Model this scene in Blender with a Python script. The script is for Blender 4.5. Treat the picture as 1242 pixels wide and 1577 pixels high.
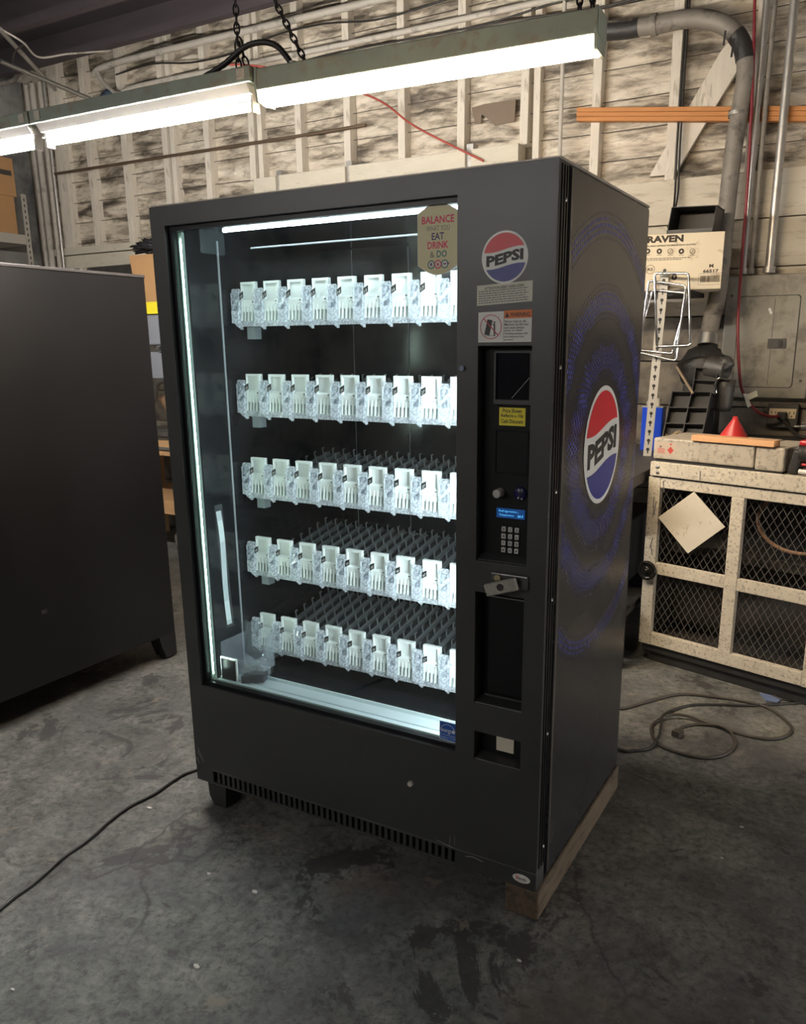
import bpy, bmesh, math, random
from mathutils import Vector, Matrix, noise

random.seed(7)
scene = bpy.context.scene
for _o in list(bpy.data.objects):
    bpy.data.objects.remove(_o)
COL = scene.collection
V = Vector

# ------------------------------------------------------------------ camera
FPX = 1239.396
IW, IH = 1242.0, 1577.0
CAM = V((1.80432, -1.70520, 1.46173))
YAW, PITCH, ROLL = -0.5133355, -0.2519708, -0.0077667
PPX, PPY = 25.1437, 61.0476
_f = V((math.sin(YAW) * math.cos(PITCH), math.cos(YAW) * math.cos(PITCH), math.sin(PITCH)))
_r = V((math.cos(YAW), -math.sin(YAW), 0))
_u = _r.cross(_f)
CR = math.cos(ROLL) * _r + math.sin(ROLL) * _u
CU = -math.sin(ROLL) * _r + math.cos(ROLL) * _u
cd = bpy.data.cameras.new('camera')
cd.sensor_fit = 'HORIZONTAL'
cd.sensor_width = 36.0
cd.lens = 36.0 * FPX / IW
cd.shift_x = -PPX / IW
cd.shift_y = PPY / IW
cd.clip_start = 0.05
cam = bpy.data.objects.new('camera', cd)
COL.objects.link(cam)
cam.matrix_world = Matrix(((CR.x, CU.x, -_f.x, CAM.x), (CR.y, CU.y, -_f.y, CAM.y), (CR.z, CU.z, -_f.z, CAM.z), (0, 0, 0, 1)))
scene.camera = cam

# ------------------------------------------------------------------ world and exposure
world = bpy.data.worlds.new('world')
scene.world = world
world.use_nodes = True
world.node_tree.nodes['Background'].inputs[0].default_value = (0.55, 0.62, 0.75, 1)
world.node_tree.nodes['Background'].inputs[1].default_value = 0.035
scene.view_settings.view_transform = 'Standard'
scene.view_settings.look = 'None'
scene.view_settings.gamma = 1.0
scene.view_settings.use_curve_mapping = False
scene.view_settings.exposure = 0.78
LENS_WARM = 104.0      # wrap-lens fixture
TUBE_WHITE = 225.0     # bare tubes of the strip fixtures
ROOM_FILL = 76.0      # added unseen fixtures behind the viewer, for the machine front
WALL_FILL = 88.0     # two added unseen tubes at right, for the machine side
SECOND_FILL = 75.0   # added unseen lamps inside the left machine, for the floor
CASE_EDGE = 46.0       # thin lamp along the left edge of the glass
CASE_LED = 30.0        # top lamp inside the machine
CASE_SIDE = 82.0       # lamp behind the door's right post


def at(x, y, Y):
    """Point on the vertical plane y = Y seen at photograph position (x, y)."""
    d = _f + CR * ((x - IW / 2 - PPX) / FPX) - CU * ((y - IH / 2 - PPY) / FPX)
    return CAM + d * ((Y - CAM.y) / d.y)


def atx(x, y, X):
    d = _f + CR * ((x - IW / 2 - PPX) / FPX) - CU * ((y - IH / 2 - PPY) / FPX)
    return CAM + d * ((X - CAM.x) / d.x)


def flr(x, y, Z=0.0):
    d = _f + CR * ((x - IW / 2 - PPX) / FPX) - CU * ((y - IH / 2 - PPY) / FPX)
    return CAM + d * ((Z - CAM.z) / d.z)


# ------------------------------------------------------------------ materials
MATS = {}


def lin(c):
    return tuple(((v / 255.0) / 12.92 if v / 255.0 <= 0.04045 else ((v / 255.0 + 0.055) / 1.055) ** 2.4) for v in c)


def M(name, rgb, rough=0.5, metal=0.0, var=0.12, vs=6.0, bump=0.0, bs=60.0, dirt=None, ds=5.0, damt=0.5, spec=0.5,
      stretch=(1, 1, 1), rvar=0.0, coat=0.0):
    """Procedural principled material: base colour with noise variation, optional second (dirt) colour in
    patches of their own shape, fine bump."""
    if name in MATS:
        return MATS[name]
    m = bpy.data.materials.new(name)
    m.use_nodes = True
    nt = m.node_tree
    N, L = nt.nodes, nt.links
    b = N['Principled BSDF']
    tc = N.new('ShaderNodeTexCoord')
    mp = N.new('ShaderNodeMapping')
    mp.inputs['Scale'].default_value = stretch
    L.new(tc.outputs['Object'], mp.inputs[0])
    n1 = N.new('ShaderNodeTexNoise')
    n1.inputs['Scale'].default_value = vs
    n1.inputs['Detail'].default_value = 5
    L.new(mp.outputs[0], n1.inputs['Vector'])
    mx = N.new('ShaderNodeMix')
    mx.data_type = 'RGBA'
    mx.inputs[6].default_value = (*[c * (1 - var) for c in rgb], 1)
    mx.inputs[7].default_value = (*[min(1, c * (1 + var)) for c in rgb], 1)
    L.new(n1.outputs['Fac'], mx.inputs[0])
    out = mx.outputs[2]
    if dirt is not None:
        n2 = N.new('ShaderNodeTexNoise')
        n2.inputs['Scale'].default_value = ds
        n2.inputs['Detail'].default_value = 8
        n2.inputs['Roughness'].default_value = 0.65
        L.new(mp.outputs[0], n2.inputs['Vector'])
        rp = N.new('ShaderNodeValToRGB')
        rp.color_ramp.elements[0].position = 0.62 - 0.3 * damt
        rp.color_ramp.elements[1].position = 0.74 - 0.2 * damt
        L.new(n2.outputs['Fac'], rp.inputs[0])
        m2 = N.new('ShaderNodeMix')
        m2.data_type = 'RGBA'
        L.new(rp.outputs[0], m2.inputs[0])
        L.new(out, m2.inputs[6])
        m2.inputs[7].default_value = (*dirt, 1)
        out = m2.outputs[2]
    L.new(out, b.inputs['Base Color'])
    b.inputs['Roughness'].default_value = rough
    b.inputs['Metallic'].default_value = metal
    b.inputs['Specular IOR Level'].default_value = spec
    if coat:
        b.inputs['Coat Weight'].default_value = coat
    if rvar:
        mr = N.new('ShaderNodeMapRange')
        mr.inputs[3].default_value = max(0.02, rough - rvar)
        mr.inputs[4].default_value = min(1, rough + rvar)
        L.new(n1.outputs['Fac'], mr.inputs[0])
        L.new(mr.outputs[0], b.inputs['Roughness'])
    if bump:
        n3 = N.new('ShaderNodeTexNoise')
        n3.inputs['Scale'].default_value = bs
        n3.inputs['Detail'].default_value = 4
        L.new(mp.outputs[0], n3.inputs['Vector'])
        bp = N.new('ShaderNodeBump')
        bp.inputs['Strength'].default_value = bump
        bp.inputs['Distance'].default_value = 0.01
        L.new(n3.outputs['Fac'], bp.inputs['Height'])
        L.new(bp.outputs[0], b.inputs['Normal'])
    MATS[name] = m
    return m


def ME(name, rgb, strength):
    m = bpy.data.materials.new(name)
    m.use_nodes = True
    b = m.node_tree.nodes['Principled BSDF']
    b.inputs['Base Color'].default_value = (*[0.8 * c for c in rgb], 1)
    b.inputs['Emission Color'].default_value = (*rgb, 1)
    b.inputs['Emission Strength'].default_value = strength
    MATS[name] = m
    return m


def MCLEAR(name, rgb, opac, rough=0.15, tint=(1, 1, 1), fres=0.045, speck=0.0):
    """Clear plastic or glass: transparent with fresnel gloss and a little body."""
    m = bpy.data.materials.new(name)
    m.use_nodes = True
    nt = m.node_tree
    N, L = nt.nodes, nt.links
    for n in list(N):
        if n.type != 'OUTPUT_MATERIAL':
            N.remove(n)
    out = [n for n in N if n.type == 'OUTPUT_MATERIAL'][0]
    tr = N.new('ShaderNodeBsdfTransparent')
    tr.inputs[0].default_value = (*tint, 1)
    gl = N.new('ShaderNodeBsdfGlossy')
    gl.inputs[0].default_value = (1, 1, 1, 1)
    gl.inputs['Roughness'].default_value = rough
    lw = N.new('ShaderNodeLayerWeight')
    lw.inputs[0].default_value = 0.5
    pw = N.new('ShaderNodeMath')
    pw.operation = 'POWER'
    pw.inputs[1].default_value = 4.5
    L.new(lw.outputs['Facing'], pw.inputs[0])
    ma = N.new('ShaderNodeMath')
    ma.operation = 'MULTIPLY_ADD'
    ma.inputs[1].default_value = 0.9
    ma.inputs[2].default_value = fres
    L.new(pw.outputs[0], ma.inputs[0])
    a = N.new('ShaderNodeMixShader')
    L.new(ma.outputs[0], a.inputs[0])
    L.new(tr.outputs[0], a.inputs[1])
    L.new(gl.outputs[0], a.inputs[2])
    last = a
    if opac > 0:
        df = N.new('ShaderNodeBsdfDiffuse')
        df.inputs[0].default_value = (*rgb, 1)
        tl = N.new('ShaderNodeBsdfTranslucent')
        tl.inputs[0].default_value = (*rgb, 1)
        dt = N.new('ShaderNodeMixShader')
        dt.inputs[0].default_value = 0.4
        L.new(df.outputs[0], dt.inputs[1])
        L.new(tl.outputs[0], dt.inputs[2])
        df = dt
        c = N.new('ShaderNodeMixShader')
        c.inputs[0].default_value = opac
        if speck:
            tc = N.new('ShaderNodeTexCoord')
            nz = N.new('ShaderNodeTexNoise')
            nz.inputs['Scale'].default_value = speck
            nz.inputs['Detail'].default_value = 3
            L.new(tc.outputs['Object'], nz.inputs['Vector'])
            mr = N.new('ShaderNodeMapRange')
            mr.inputs[1].default_value = 0.42
            mr.inputs[2].default_value = 0.62
            mr.inputs[3].default_value = opac * 0.75
            mr.inputs[4].default_value = min(1.0, opac * 1.5)
            L.new(nz.outputs['Fac'], mr.inputs[0])
            L.new(mr.outputs[0], c.inputs[0])
        L.new(a.outputs[0], c.inputs[1])
        L.new(df.outputs[0], c.inputs[2])
        last = c
    L.new(last.outputs[0], out.inputs[0])
    MATS[name] = m
    return m


BLACKPAINT = M('machine_black', (0.030, 0.031, 0.031), 0.36, var=0.1, vs=3, bump=0.04, bs=350, rvar=0.06)
BLACKSIDE = M('machine_side_black', (0.022, 0.022, 0.025), 0.27, var=0.1, vs=2, bump=0.02, bs=300, rvar=0.05)
BLACKTRIM = M('black_trim', (0.005, 0.005, 0.007), 0.3, var=0.2, vs=10, spec=0.2)
BLACKRUB = M('black_rubber', (0.012, 0.012, 0.013), 0.6, var=0.2, vs=12)
PANELBLK = M('pay_panel_black', (0.006, 0.0065, 0.007), 0.5, var=0.15, vs=20, bump=0.03, bs=400, spec=0.18)
LINER = M('liner_black', (0.012, 0.013, 0.016), 0.16, var=0.2, vs=9, rvar=0.06)
LINEREDGE = M('liner_edge_grey', (0.30, 0.32, 0.35), 0.4, var=0.1)
WHITEPL = M('plate_white', (0.80, 0.84, 0.83), 0.45, var=0.04, vs=30)
PRINTBLK = M('print_black', (0.012, 0.012, 0.012), 0.5, var=0.05)
PRINTWHT = M('print_white', (0.78, 0.78, 0.76), 0.5, var=0.03)
PRINTGRY = M('print_grey', (0.12, 0.12, 0.12), 0.5, var=0.05)
LOGORED = M('logo_red', (0.60, 0.018, 0.028), 0.4, var=0.04)
LOGOBLUE = M('logo_blue', (0.018, 0.026, 0.22), 0.4, var=0.04)
LOGOWHITE = M('logo_white', (0.74, 0.74, 0.70), 0.4, var=0.03)
DOTS = [M('dot_blue_dim', (0.040, 0.043, 0.12), 0.27, var=0.1), M('dot_blue_mid', (0.058, 0.066, 0.25), 0.27, var=0.1),
        M('dot_blue_bright', (0.085, 0.10, 0.42), 0.27, var=0.1)]
STICKCREAM = M('sticker_cream', (0.62, 0.60, 0.50), 0.5, var=0.05, vs=40)
STICKWHITE = M('sticker_white', (0.70, 0.70, 0.66), 0.5, var=0.04, vs=40)
ORANGE = M('sticker_orange', (0.72, 0.18, 0.035), 0.5, var=0.05)
YELLOW = M('sticker_yellow', (0.80, 0.68, 0.03), 0.5, var=0.05)
GOLD = M('sticker_gold', (0.60, 0.54, 0.30), 0.4, metal=0.0, var=0.08, vs=14)
PINK = M('print_crimson', (0.65, 0.02, 0.10), 0.5, var=0.03)
TEAL = M('print_teal', (0.01, 0.16, 0.16), 0.5, var=0.03)
NAVY = M('print_navy', (0.05, 0.03, 0.12), 0.5, var=0.03)
GREENP = M('print_green', (0.03, 0.22, 0.10), 0.5, var=0.03)
ESBLUE = M('label_blue', (0.010, 0.085, 0.40), 0.4, var=0.05)
KEYGREY = M('key_grey', (0.52, 0.52, 0.50), 0.35, metal=0.3, var=0.08, vs=80)
CHROME = M('chrome', (0.70, 0.70, 0.70), 0.16, metal=1.0, var=0.08, vs=9)
STEEL = M('brushed_steel', (0.46, 0.45, 0.43), 0.38, metal=0.9, var=0.25, vs=25)
GALV = M('galvanised', (0.52, 0.50, 0.47), 0.42, metal=0.75, var=0.25, vs=18, dirt=(0.16, 0.14, 0.12), ds=9, damt=0.25)
CLEARPL = MCLEAR('clear_plastic', (0.90, 0.94, 1.0), 0.48, 0.10, speck=160)
CLEARCUP = MCLEAR('clear_cup', (0.75, 0.82, 0.92), 0.16, 0.08)
CLEARDIM = MCLEAR('clear_rail', (0.72, 0.76, 0.80), 0.42, 0.18)
CLEARSHR = MCLEAR('clear_shroud', (0.5, 0.6, 0.65), 0.05, 0.15)
GLASS = MCLEAR('window_glass', (0.8, 0.9, 0.85), 0.0, 0.015, (0.95, 0.98, 0.965), 0.035)
GLASSEDGE = M('glass_edge', (0.24, 0.31, 0.28), 0.25, var=0.06)
LCD = ME('lcd_blue', (0.002, 0.06, 0.24), 0.28)
LCDTXT = ME('lcd_text', (0.12, 0.55, 1.0), 0.55)
EM_WARM = ME('lens_warm', (1.0, 0.80, 0.55), LENS_WARM)
EM_TUBE = ME('tube_white', (1.0, 0.96, 0.90), TUBE_WHITE)
EM_ROOM_FILL = ME('room_fill_tube', (1.0, 0.965, 0.92), ROOM_FILL)
EM_SIDE = ME('case_side_lamp', (0.84, 0.95, 1.0), CASE_SIDE)
EM_WALL_FILL = ME('wall_fill_tube', (1.0, 0.97, 0.93), WALL_FILL)
EM_SECOND_FILL = ME('second_case_fill', (0.86, 0.96, 1.0), SECOND_FILL)
EM_EDGE = ME('case_edge_lamp', (0.80, 1.0, 0.90), CASE_EDGE)
EM_CASE = ME('case_tube', (0.80, 0.95, 1.0), CASE_LED)
LAMPGREEN = M('lamp_green_enamel', (0.25, 0.29, 0.245), 0.45, var=0.25, vs=7, dirt=(0.24, 0.21, 0.16), ds=16, damt=0.35)
LAMPWHITE = M('lamp_reflector', (0.72, 0.70, 0.66), 0.4, var=0.05)
STUDM = M('stud_painted', (0.68, 0.62, 0.53), 0.75, var=0.16, vs=5, stretch=(6, 6, 1), bump=0.25, bs=60, dirt=(0.38, 0.33, 0.26), ds=7, damt=0.25)
WHITEWASH = M('board_whitewash', (0.60, 0.55, 0.45), 0.75, var=0.14, vs=4, stretch=(1, 4, 5), bump=0.25, bs=50, dirt=(0.40, 0.35, 0.27), ds=9, damt=0.12)
PLYM = M('plywood_painted', (0.58, 0.52, 0.42), 0.75, var=0.12, vs=4, stretch=(1, 3, 5), bump=0.2, bs=45, dirt=(0.36, 0.31, 0.23), ds=6, damt=0.30)
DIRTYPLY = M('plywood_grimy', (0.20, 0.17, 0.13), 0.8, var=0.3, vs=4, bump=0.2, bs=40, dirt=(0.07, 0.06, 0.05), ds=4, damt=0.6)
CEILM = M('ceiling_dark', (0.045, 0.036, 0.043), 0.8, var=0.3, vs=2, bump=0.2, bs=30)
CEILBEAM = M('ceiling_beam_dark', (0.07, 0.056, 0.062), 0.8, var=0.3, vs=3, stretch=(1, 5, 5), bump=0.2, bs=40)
PLASTER = M('plaster_grey', (0.34, 0.33, 0.31), 0.8, var=0.3, vs=2.2, bump=0.2, bs=25, dirt=(0.13, 0.13, 0.14), ds=2.2, damt=0.55)
CARDB = M('cardboard', (0.42, 0.235, 0.105), 0.8, var=0.14, vs=5, bump=0.08, bs=80)
CARDB2 = M('cardboard_pale', (0.66, 0.57, 0.42), 0.75, var=0.08, vs=5, bump=0.06, bs=80, dirt=(0.36, 0.26, 0.16), ds=10, damt=0.12)
PINE = M('pine_orange', (0.52, 0.21, 0.06), 0.6, var=0.22, vs=6, stretch=(1, 9, 9), bump=0.1, bs=50)
PINEPALE = M('pine_pale', (0.72, 0.40, 0.20), 0.6, var=0.15, vs=6, stretch=(1, 9, 9), bump=0.1, bs=50)
OLDWOOD = M('old_wood', (0.10, 0.072, 0.045), 0.8, var=0.35, vs=9, stretch=(5, 1, 5), bump=0.35, bs=60, dirt=(0.03, 0.022, 0.014), ds=12, damt=0.45)
BENCHWOOD = M('bench_wood', (0.42, 0.25, 0.12), 0.7, var=0.2, vs=7, stretch=(1, 6, 6), bump=0.1, bs=50)
BENCHDARK = M('bench_dark', (0.045, 0.042, 0.040), 0.6, var=0.3, vs=5, bump=0.15, bs=30)
CAGEWHITE = M('cage_white_worn', (0.60, 0.54, 0.44), 0.6, var=0.22, vs=22, bump=0.2, bs=70, dirt=(0.26, 0.22, 0.175), ds=85, damt=0.34)
CAGELID = M('cage_lid_worn', (0.47, 0.42, 0.345), 0.55, var=0.25, vs=8, bump=0.15, bs=70, dirt=(0.24, 0.205, 0.165), ds=48, damt=0.36)
MESHGREY = M('expanded_metal', (0.17, 0.16, 0.155), 0.5, metal=0.4, var=0.2, vs=20)
PLACARD = M('placard_white', (0.66, 0.60, 0.50), 0.5, var=0.06, vs=14, dirt=(0.40, 0.30, 0.2), ds=30, damt=0.1)
COPPER = M('brown_hose', (0.30, 0.17, 0.10), 0.5, var=0.2, vs=20)
DUCTGREY = M('duct_grey', (0.24, 0.215, 0.185), 0.6, metal=0.2, var=0.25, vs=12, bump=0.15, bs=60, dirt=(0.075, 0.066, 0.06), ds=11, damt=0.30)
DUCTTAPE = M('duct_black_tape', (0.03, 0.028, 0.027), 0.5, var=0.3, vs=25, bump=0.3, bs=60)
PANELGREY = M('electric_panel_grey', (0.27, 0.25, 0.21), 0.5, metal=0.15, var=0.2, vs=7, bump=0.1, bs=50, dirt=(0.16, 0.14, 0.115), ds=9, damt=0.45)
UPRIGHT = M('upright_grey', (0.44, 0.41, 0.36), 0.5, metal=0.2, var=0.12, vs=12)
BLUECAN = M('blue_can', (0.008, 0.055, 0.52), 0.3, var=0.1, vs=10)
WHITECAP = M('white_cap', (0.62, 0.58, 0.48), 0.5, var=0.1)
GRIME = M('grimy_black', (0.022, 0.021, 0.021), 0.55, var=0.5, vs=14, bump=0.25, bs=70)
GRIMEGREY = M('grimy_grey', (0.07, 0.066, 0.062), 0.5, metal=0.3, var=0.5, vs=14, bump=0.25, bs=70)
BINBLK = M('bin_black', (0.018, 0.018, 0.019), 0.5, var=0.25, vs=10)
REDPL = M('funnel_red', (0.52, 0.035, 0.035), 0.35, var=0.25, vs=10)
RUBBANDS = M('rubber_band_tan', (0.42, 0.29, 0.14), 0.6, var=0.2)
CORDBLK = M('cord_black', (0.022, 0.020, 0.018), 0.42, var=0.3, vs=12)
CORDBRN = M('cord_brown', (0.05, 0.042, 0.034), 0.5, var=0.3, vs=12)
CORDRED = M('cord_dark_red', (0.20, 0.020, 0.028), 0.45, var=0.2)
STRRED = M('string_red', (0.38, 0.07, 0.05), 0.6, var=0.2)
IVORY = M('outlet_ivory', (0.66, 0.54, 0.38), 0.45, var=0.08)
BAGBLK = M('bag_black', (0.020, 0.020, 0.022), 0.22, var=0.3, vs=10, bump=0.4, bs=40)
PLGREY = M('case_grey', (0.22, 0.23, 0.26), 0.5, var=0.15, vs=6)
TAPEWHT = M('paper_strip_white', (0.70, 0.78, 0.80), 0.5, var=0.06, vs=10)
TAPECLR = MCLEAR('clear_tape', (0.6, 0.65, 0.7), 0.15, 0.2)
SILL = M('sill_pale_metal', (0.55, 0.63, 0.66), 0.4, metal=0.2, var=0.1, vs=6)
CHAINM = M('chain_iron', (0.035, 0.030, 0.030), 0.5, metal=0.6, var=0.3)
CONDWHT = M('conduit_painted', (0.50, 0.46, 0.40), 0.6, var=0.15, vs=8, dirt=(0.22, 0.2, 0.17), ds=8, damt=0.3)
DRILLRED = M('tool_red', (0.50, 0.02, 0.03), 0.4, var=0.1)
DRILLBLU = M('tool_blue_grey', (0.30, 0.42, 0.48), 0.4, var=0.1)
PAPERBLU = M('scrap_blue', (0.13, 0.17, 0.30), 0.6, var=0.3, vs=25)
CHIP = M('scrap_white', (0.60, 0.58, 0.54), 0.7, var=0.1)


def paper_material():
    m = bpy.data.materials.new('insulation_paper')
    m.use_nodes = True
    N, L = m.node_tree.nodes, m.node_tree.links
    b = N['Principled BSDF']
    tc = N.new('ShaderNodeNewGeometry')
    mp = N.new('ShaderNodeMapping')
    mp.inputs['Scale'].default_value = (1.7, 1.7, 9.0)
    L.new(tc.outputs['Position'], mp.inputs[0])
    n = N.new('ShaderNodeTexNoise')
    n.inputs['Scale'].default_value = 1.15
    n.inputs['Detail'].default_value = 9
    n.inputs['Roughness'].default_value = 0.62
    n.inputs['Distortion'].default_value = 0.35
    L.new(mp.outputs[0], n.inputs['Vector'])
    r = N.new('ShaderNodeValToRGB')  # dark stops put fold shade, along with bare dark paper, into the colour
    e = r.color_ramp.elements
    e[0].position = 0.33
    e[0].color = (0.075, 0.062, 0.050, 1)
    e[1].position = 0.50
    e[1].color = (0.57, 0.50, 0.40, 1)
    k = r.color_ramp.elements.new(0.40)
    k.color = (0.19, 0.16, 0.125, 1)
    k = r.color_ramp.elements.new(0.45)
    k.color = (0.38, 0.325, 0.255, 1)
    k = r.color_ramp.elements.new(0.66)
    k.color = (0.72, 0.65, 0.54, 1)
    L.new(n.outputs['Fac'], r.inputs[0])
    mp2 = N.new('ShaderNodeMapping')
    mp2.inputs['Scale'].default_value = (4.0, 4.0, 17.0)
    L.new(tc.outputs['Position'], mp2.inputs[0])
    nf = N.new('ShaderNodeTexNoise')
    nf.inputs['Scale'].default_value = 1.6
    nf.inputs['Detail'].default_value = 8
    nf.inputs['Roughness'].default_value = 0.7
    nf.inputs['Distortion'].default_value = 0.6
    L.new(mp2.outputs[0], nf.inputs['Vector'])
    rf = N.new('ShaderNodeValToRGB')  # finer streaks of fold shade multiplied into the paper colour
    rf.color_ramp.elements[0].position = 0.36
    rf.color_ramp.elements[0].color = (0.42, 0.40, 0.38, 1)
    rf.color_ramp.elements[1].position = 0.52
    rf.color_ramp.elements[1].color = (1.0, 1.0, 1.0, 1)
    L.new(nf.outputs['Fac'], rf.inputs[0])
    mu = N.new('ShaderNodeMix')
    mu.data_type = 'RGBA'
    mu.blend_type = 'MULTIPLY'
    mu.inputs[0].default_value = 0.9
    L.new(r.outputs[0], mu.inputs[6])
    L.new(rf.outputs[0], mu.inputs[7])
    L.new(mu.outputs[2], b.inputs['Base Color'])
    b.inputs['Roughness'].default_value = 0.62
    n2 = N.new('ShaderNodeTexNoise')
    n2.inputs['Scale'].default_value = 4
    n2.inputs['Detail'].default_value = 7
    L.new(mp.outputs[0], n2.inputs['Vector'])
    bp = N.new('ShaderNodeBump')
    bp.inputs['Strength'].default_value = 0.5
    bp.inputs['Distance'].default_value = 0.02
    L.new(n2.outputs['Fac'], bp.inputs['Height'])
    L.new(bp.outputs[0], b.inputs['Normal'])
    MATS['insulation_paper'] = m
    return m


def floor_material():
    m = bpy.data.materials.new('floor_concrete')
    m.use_nodes = True
    N, L = m.node_tree.nodes, m.node_tree.links
    b = N['Principled BSDF']
    g = N.new('ShaderNodeNewGeometry')

    def nz(sc, det=8, rough=0.6, dist=0.0):
        n = N.new('ShaderNodeTexNoise')
        n.inputs['Scale'].default_value = sc
        n.inputs['Detail'].default_value = det
        n.inputs['Roughness'].default_value = rough
        n.inputs['Distortion'].default_value = dist
        L.new(g.outputs['Position'], n.inputs['Vector'])
        return n.outputs['Fac']

    def ramp(src, stops):
        r = N.new('ShaderNodeValToRGB')
        els = r.color_ramp.elements
        els[0].position, els[0].color = stops[0]
        els[1].position, els[1].color = stops[-1]
        for p, c in stops[1:-1]:
            k = els.new(p)
            k.color = c
        L.new(src, r.inputs[0])
        return r.outputs[0]

    def mix(f, a, c):
        x = N.new('ShaderNodeMix')
        x.data_type = 'RGBA'
        L.new(f, x.inputs[0])
        if isinstance(a, tuple):
            x.inputs[6].default_value = a
        else:
            L.new(a, x.inputs[6])
        if isinstance(c, tuple):
            x.inputs[7].default_value = c
        else:
            L.new(c, x.inputs[7])
        return x.outputs[2]
    base = ramp(nz(4.5, 13, 0.72, 0.35), [(0.34, (0.062, 0.062, 0.060, 1)), (0.46, (0.118, 0.119, 0.113, 1)), (0.54, (0.162, 0.162, 0.153, 1)), (0.70, (0.24, 0.234, 0.215, 1))])
    fine = ramp(nz(38, 9, 0.75, 0.4), [(0.37, (0.36, 0.36, 0.36, 1)), (0.49, (0.95, 0.95, 0.94, 1)), (0.64, (1.4, 1.39, 1.34, 1))])
    mul = N.new('ShaderNodeMix')
    mul.data_type = 'RGBA'
    mul.blend_type = 'MULTIPLY'
    mul.inputs[0].default_value = 0.9
    L.new(base, mul.inputs[6])
    L.new(fine, mul.inputs[7])
    c = mul.outputs[2]
    pu = ramp(nz(1.9, 8, 0.7, 0.5), [(0.50, (0, 0, 0, 1)), (0.60, (0.55, 0.55, 0.55, 1))])
    c = mix(pu, c, (0.082, 0.080, 0.088, 1))
    st = ramp(nz(2.6, 11, 0.68, 0.7), [(0.590, (0, 0, 0, 1)), (0.603, (0.85, 0.85, 0.85, 1))])
    c = mix(st, c, (0.042, 0.041, 0.043, 1))
    tn = ramp(nz(6.3, 10, 0.7, 0.5), [(0.625, (0, 0, 0, 1)), (0.65, (0.7, 0.7, 0.7, 1))])
    c = mix(tn, c, (0.235, 0.205, 0.165, 1))
    br = ramp(nz(2.1, 6, 0.6, 0.2), [(0.60, (0, 0, 0, 1)), (0.74, (0.6, 0.6, 0.6, 1))])
    c = mix(br, c, (0.120, 0.090, 0.062, 1))
    # cracks
    vo = N.new('ShaderNodeTexVoronoi')
    vo.feature = 'DISTANCE_TO_EDGE'
    vo.inputs['Scale'].default_value = 1.1
    dn = N.new('ShaderNodeTexNoise')
    dn.inputs['Scale'].default_value = 3.5
    dn.inputs['Detail'].default_value = 6
    L.new(g.outputs['Position'], dn.inputs['Vector'])
    ad = N.new('ShaderNodeMix')
    ad.data_type = 'RGBA'
    ad.blend_type = 'ADD'
    ad.inputs[0].default_value = 0.35
    L.new(g.outputs['Position'], ad.inputs[6])
    L.new(dn.outputs['Color'], ad.inputs[7])
    L.new(ad.outputs[2], vo.inputs['Vector'])
    cr = ramp(vo.outputs['Distance'], [(0.0, (0.75, 0.75, 0.75, 1)), (0.012, (0, 0, 0, 1))])
    cm = N.new('ShaderNodeMath')
    cm.operation = 'MULTIPLY'
    L.new(cr, cm.inputs[0])
    L.new(ramp(nz(1.3, 4), [(0.45, (0, 0, 0, 1)), (0.6, (1, 1, 1, 1))]), cm.inputs[1])
    c = mix(cm.outputs[0], c, (0.025, 0.025, 0.025, 1))
    sp = ramp(nz(60, 2, 0.5), [(0.72, (0, 0, 0, 1)), (0.75, (0.7, 0.7, 0.7, 1))])
    c = mix(sp, c, (0.30, 0.29, 0.27, 1))
    L.new(c, b.inputs['Base Color'])
    mr = N.new('ShaderNodeMapRange')
    mr.inputs[3].default_value = 0.34
    mr.inputs[4].default_value = 0.78
    L.new(nz(5, 6), mr.inputs[0])
    L.new(mr.outputs[0], b.inputs['Roughness'])
    bp = N.new('ShaderNodeBump')
    bp.inputs['Strength'].default_value = 0.4
    bp.inputs['Distance'].default_value = 0.01
    L.new(nz(30, 9, 0.75), bp.inputs['Height'])
    L.new(bp.outputs[0], b.inputs['Normal'])
    MATS['floor_concrete'] = m
    return m


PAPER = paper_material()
FLOORM = floor_material()

# ------------------------------------------------------------------ mesh building
_TXT = {}


def text_outline(s, bold):
    key = (s, bold)
    if key in _TXT:
        return _TXT[key]
    cu = bpy.data.curves.new('t', 'FONT')
    cu.body = s
    cu.size = 1.0
    cu.offset = bold
    cu.resolution_u = 2
    o = bpy.data.objects.new('t', cu)
    COL.objects.link(o)
    bpy.context.view_layer.update()
    me = bpy.data.meshes.new_from_object(o.evaluated_get(bpy.context.evaluated_depsgraph_get()))
    vs = [(v.co.x, v.co.y) for v in me.vertices]
    fs = [tuple(p.vertices) for p in me.polygons]
    bpy.data.objects.remove(o)
    bpy.data.curves.remove(cu)
    bpy.data.meshes.remove(me)
    x0 = min(v[0] for v in vs)
    x1 = max(v[0] for v in vs)
    y0 = min(v[1] for v in vs)
    y1 = max(v[1] for v in vs)
    vs = [((x - x0) / (x1 - x0), (y - y0) / max(1e-6, y1 - y0)) for x, y in vs]
    _TXT[key] = (vs, fs, (x1 - x0), (y1 - y0))
    return _TXT[key]


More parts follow.
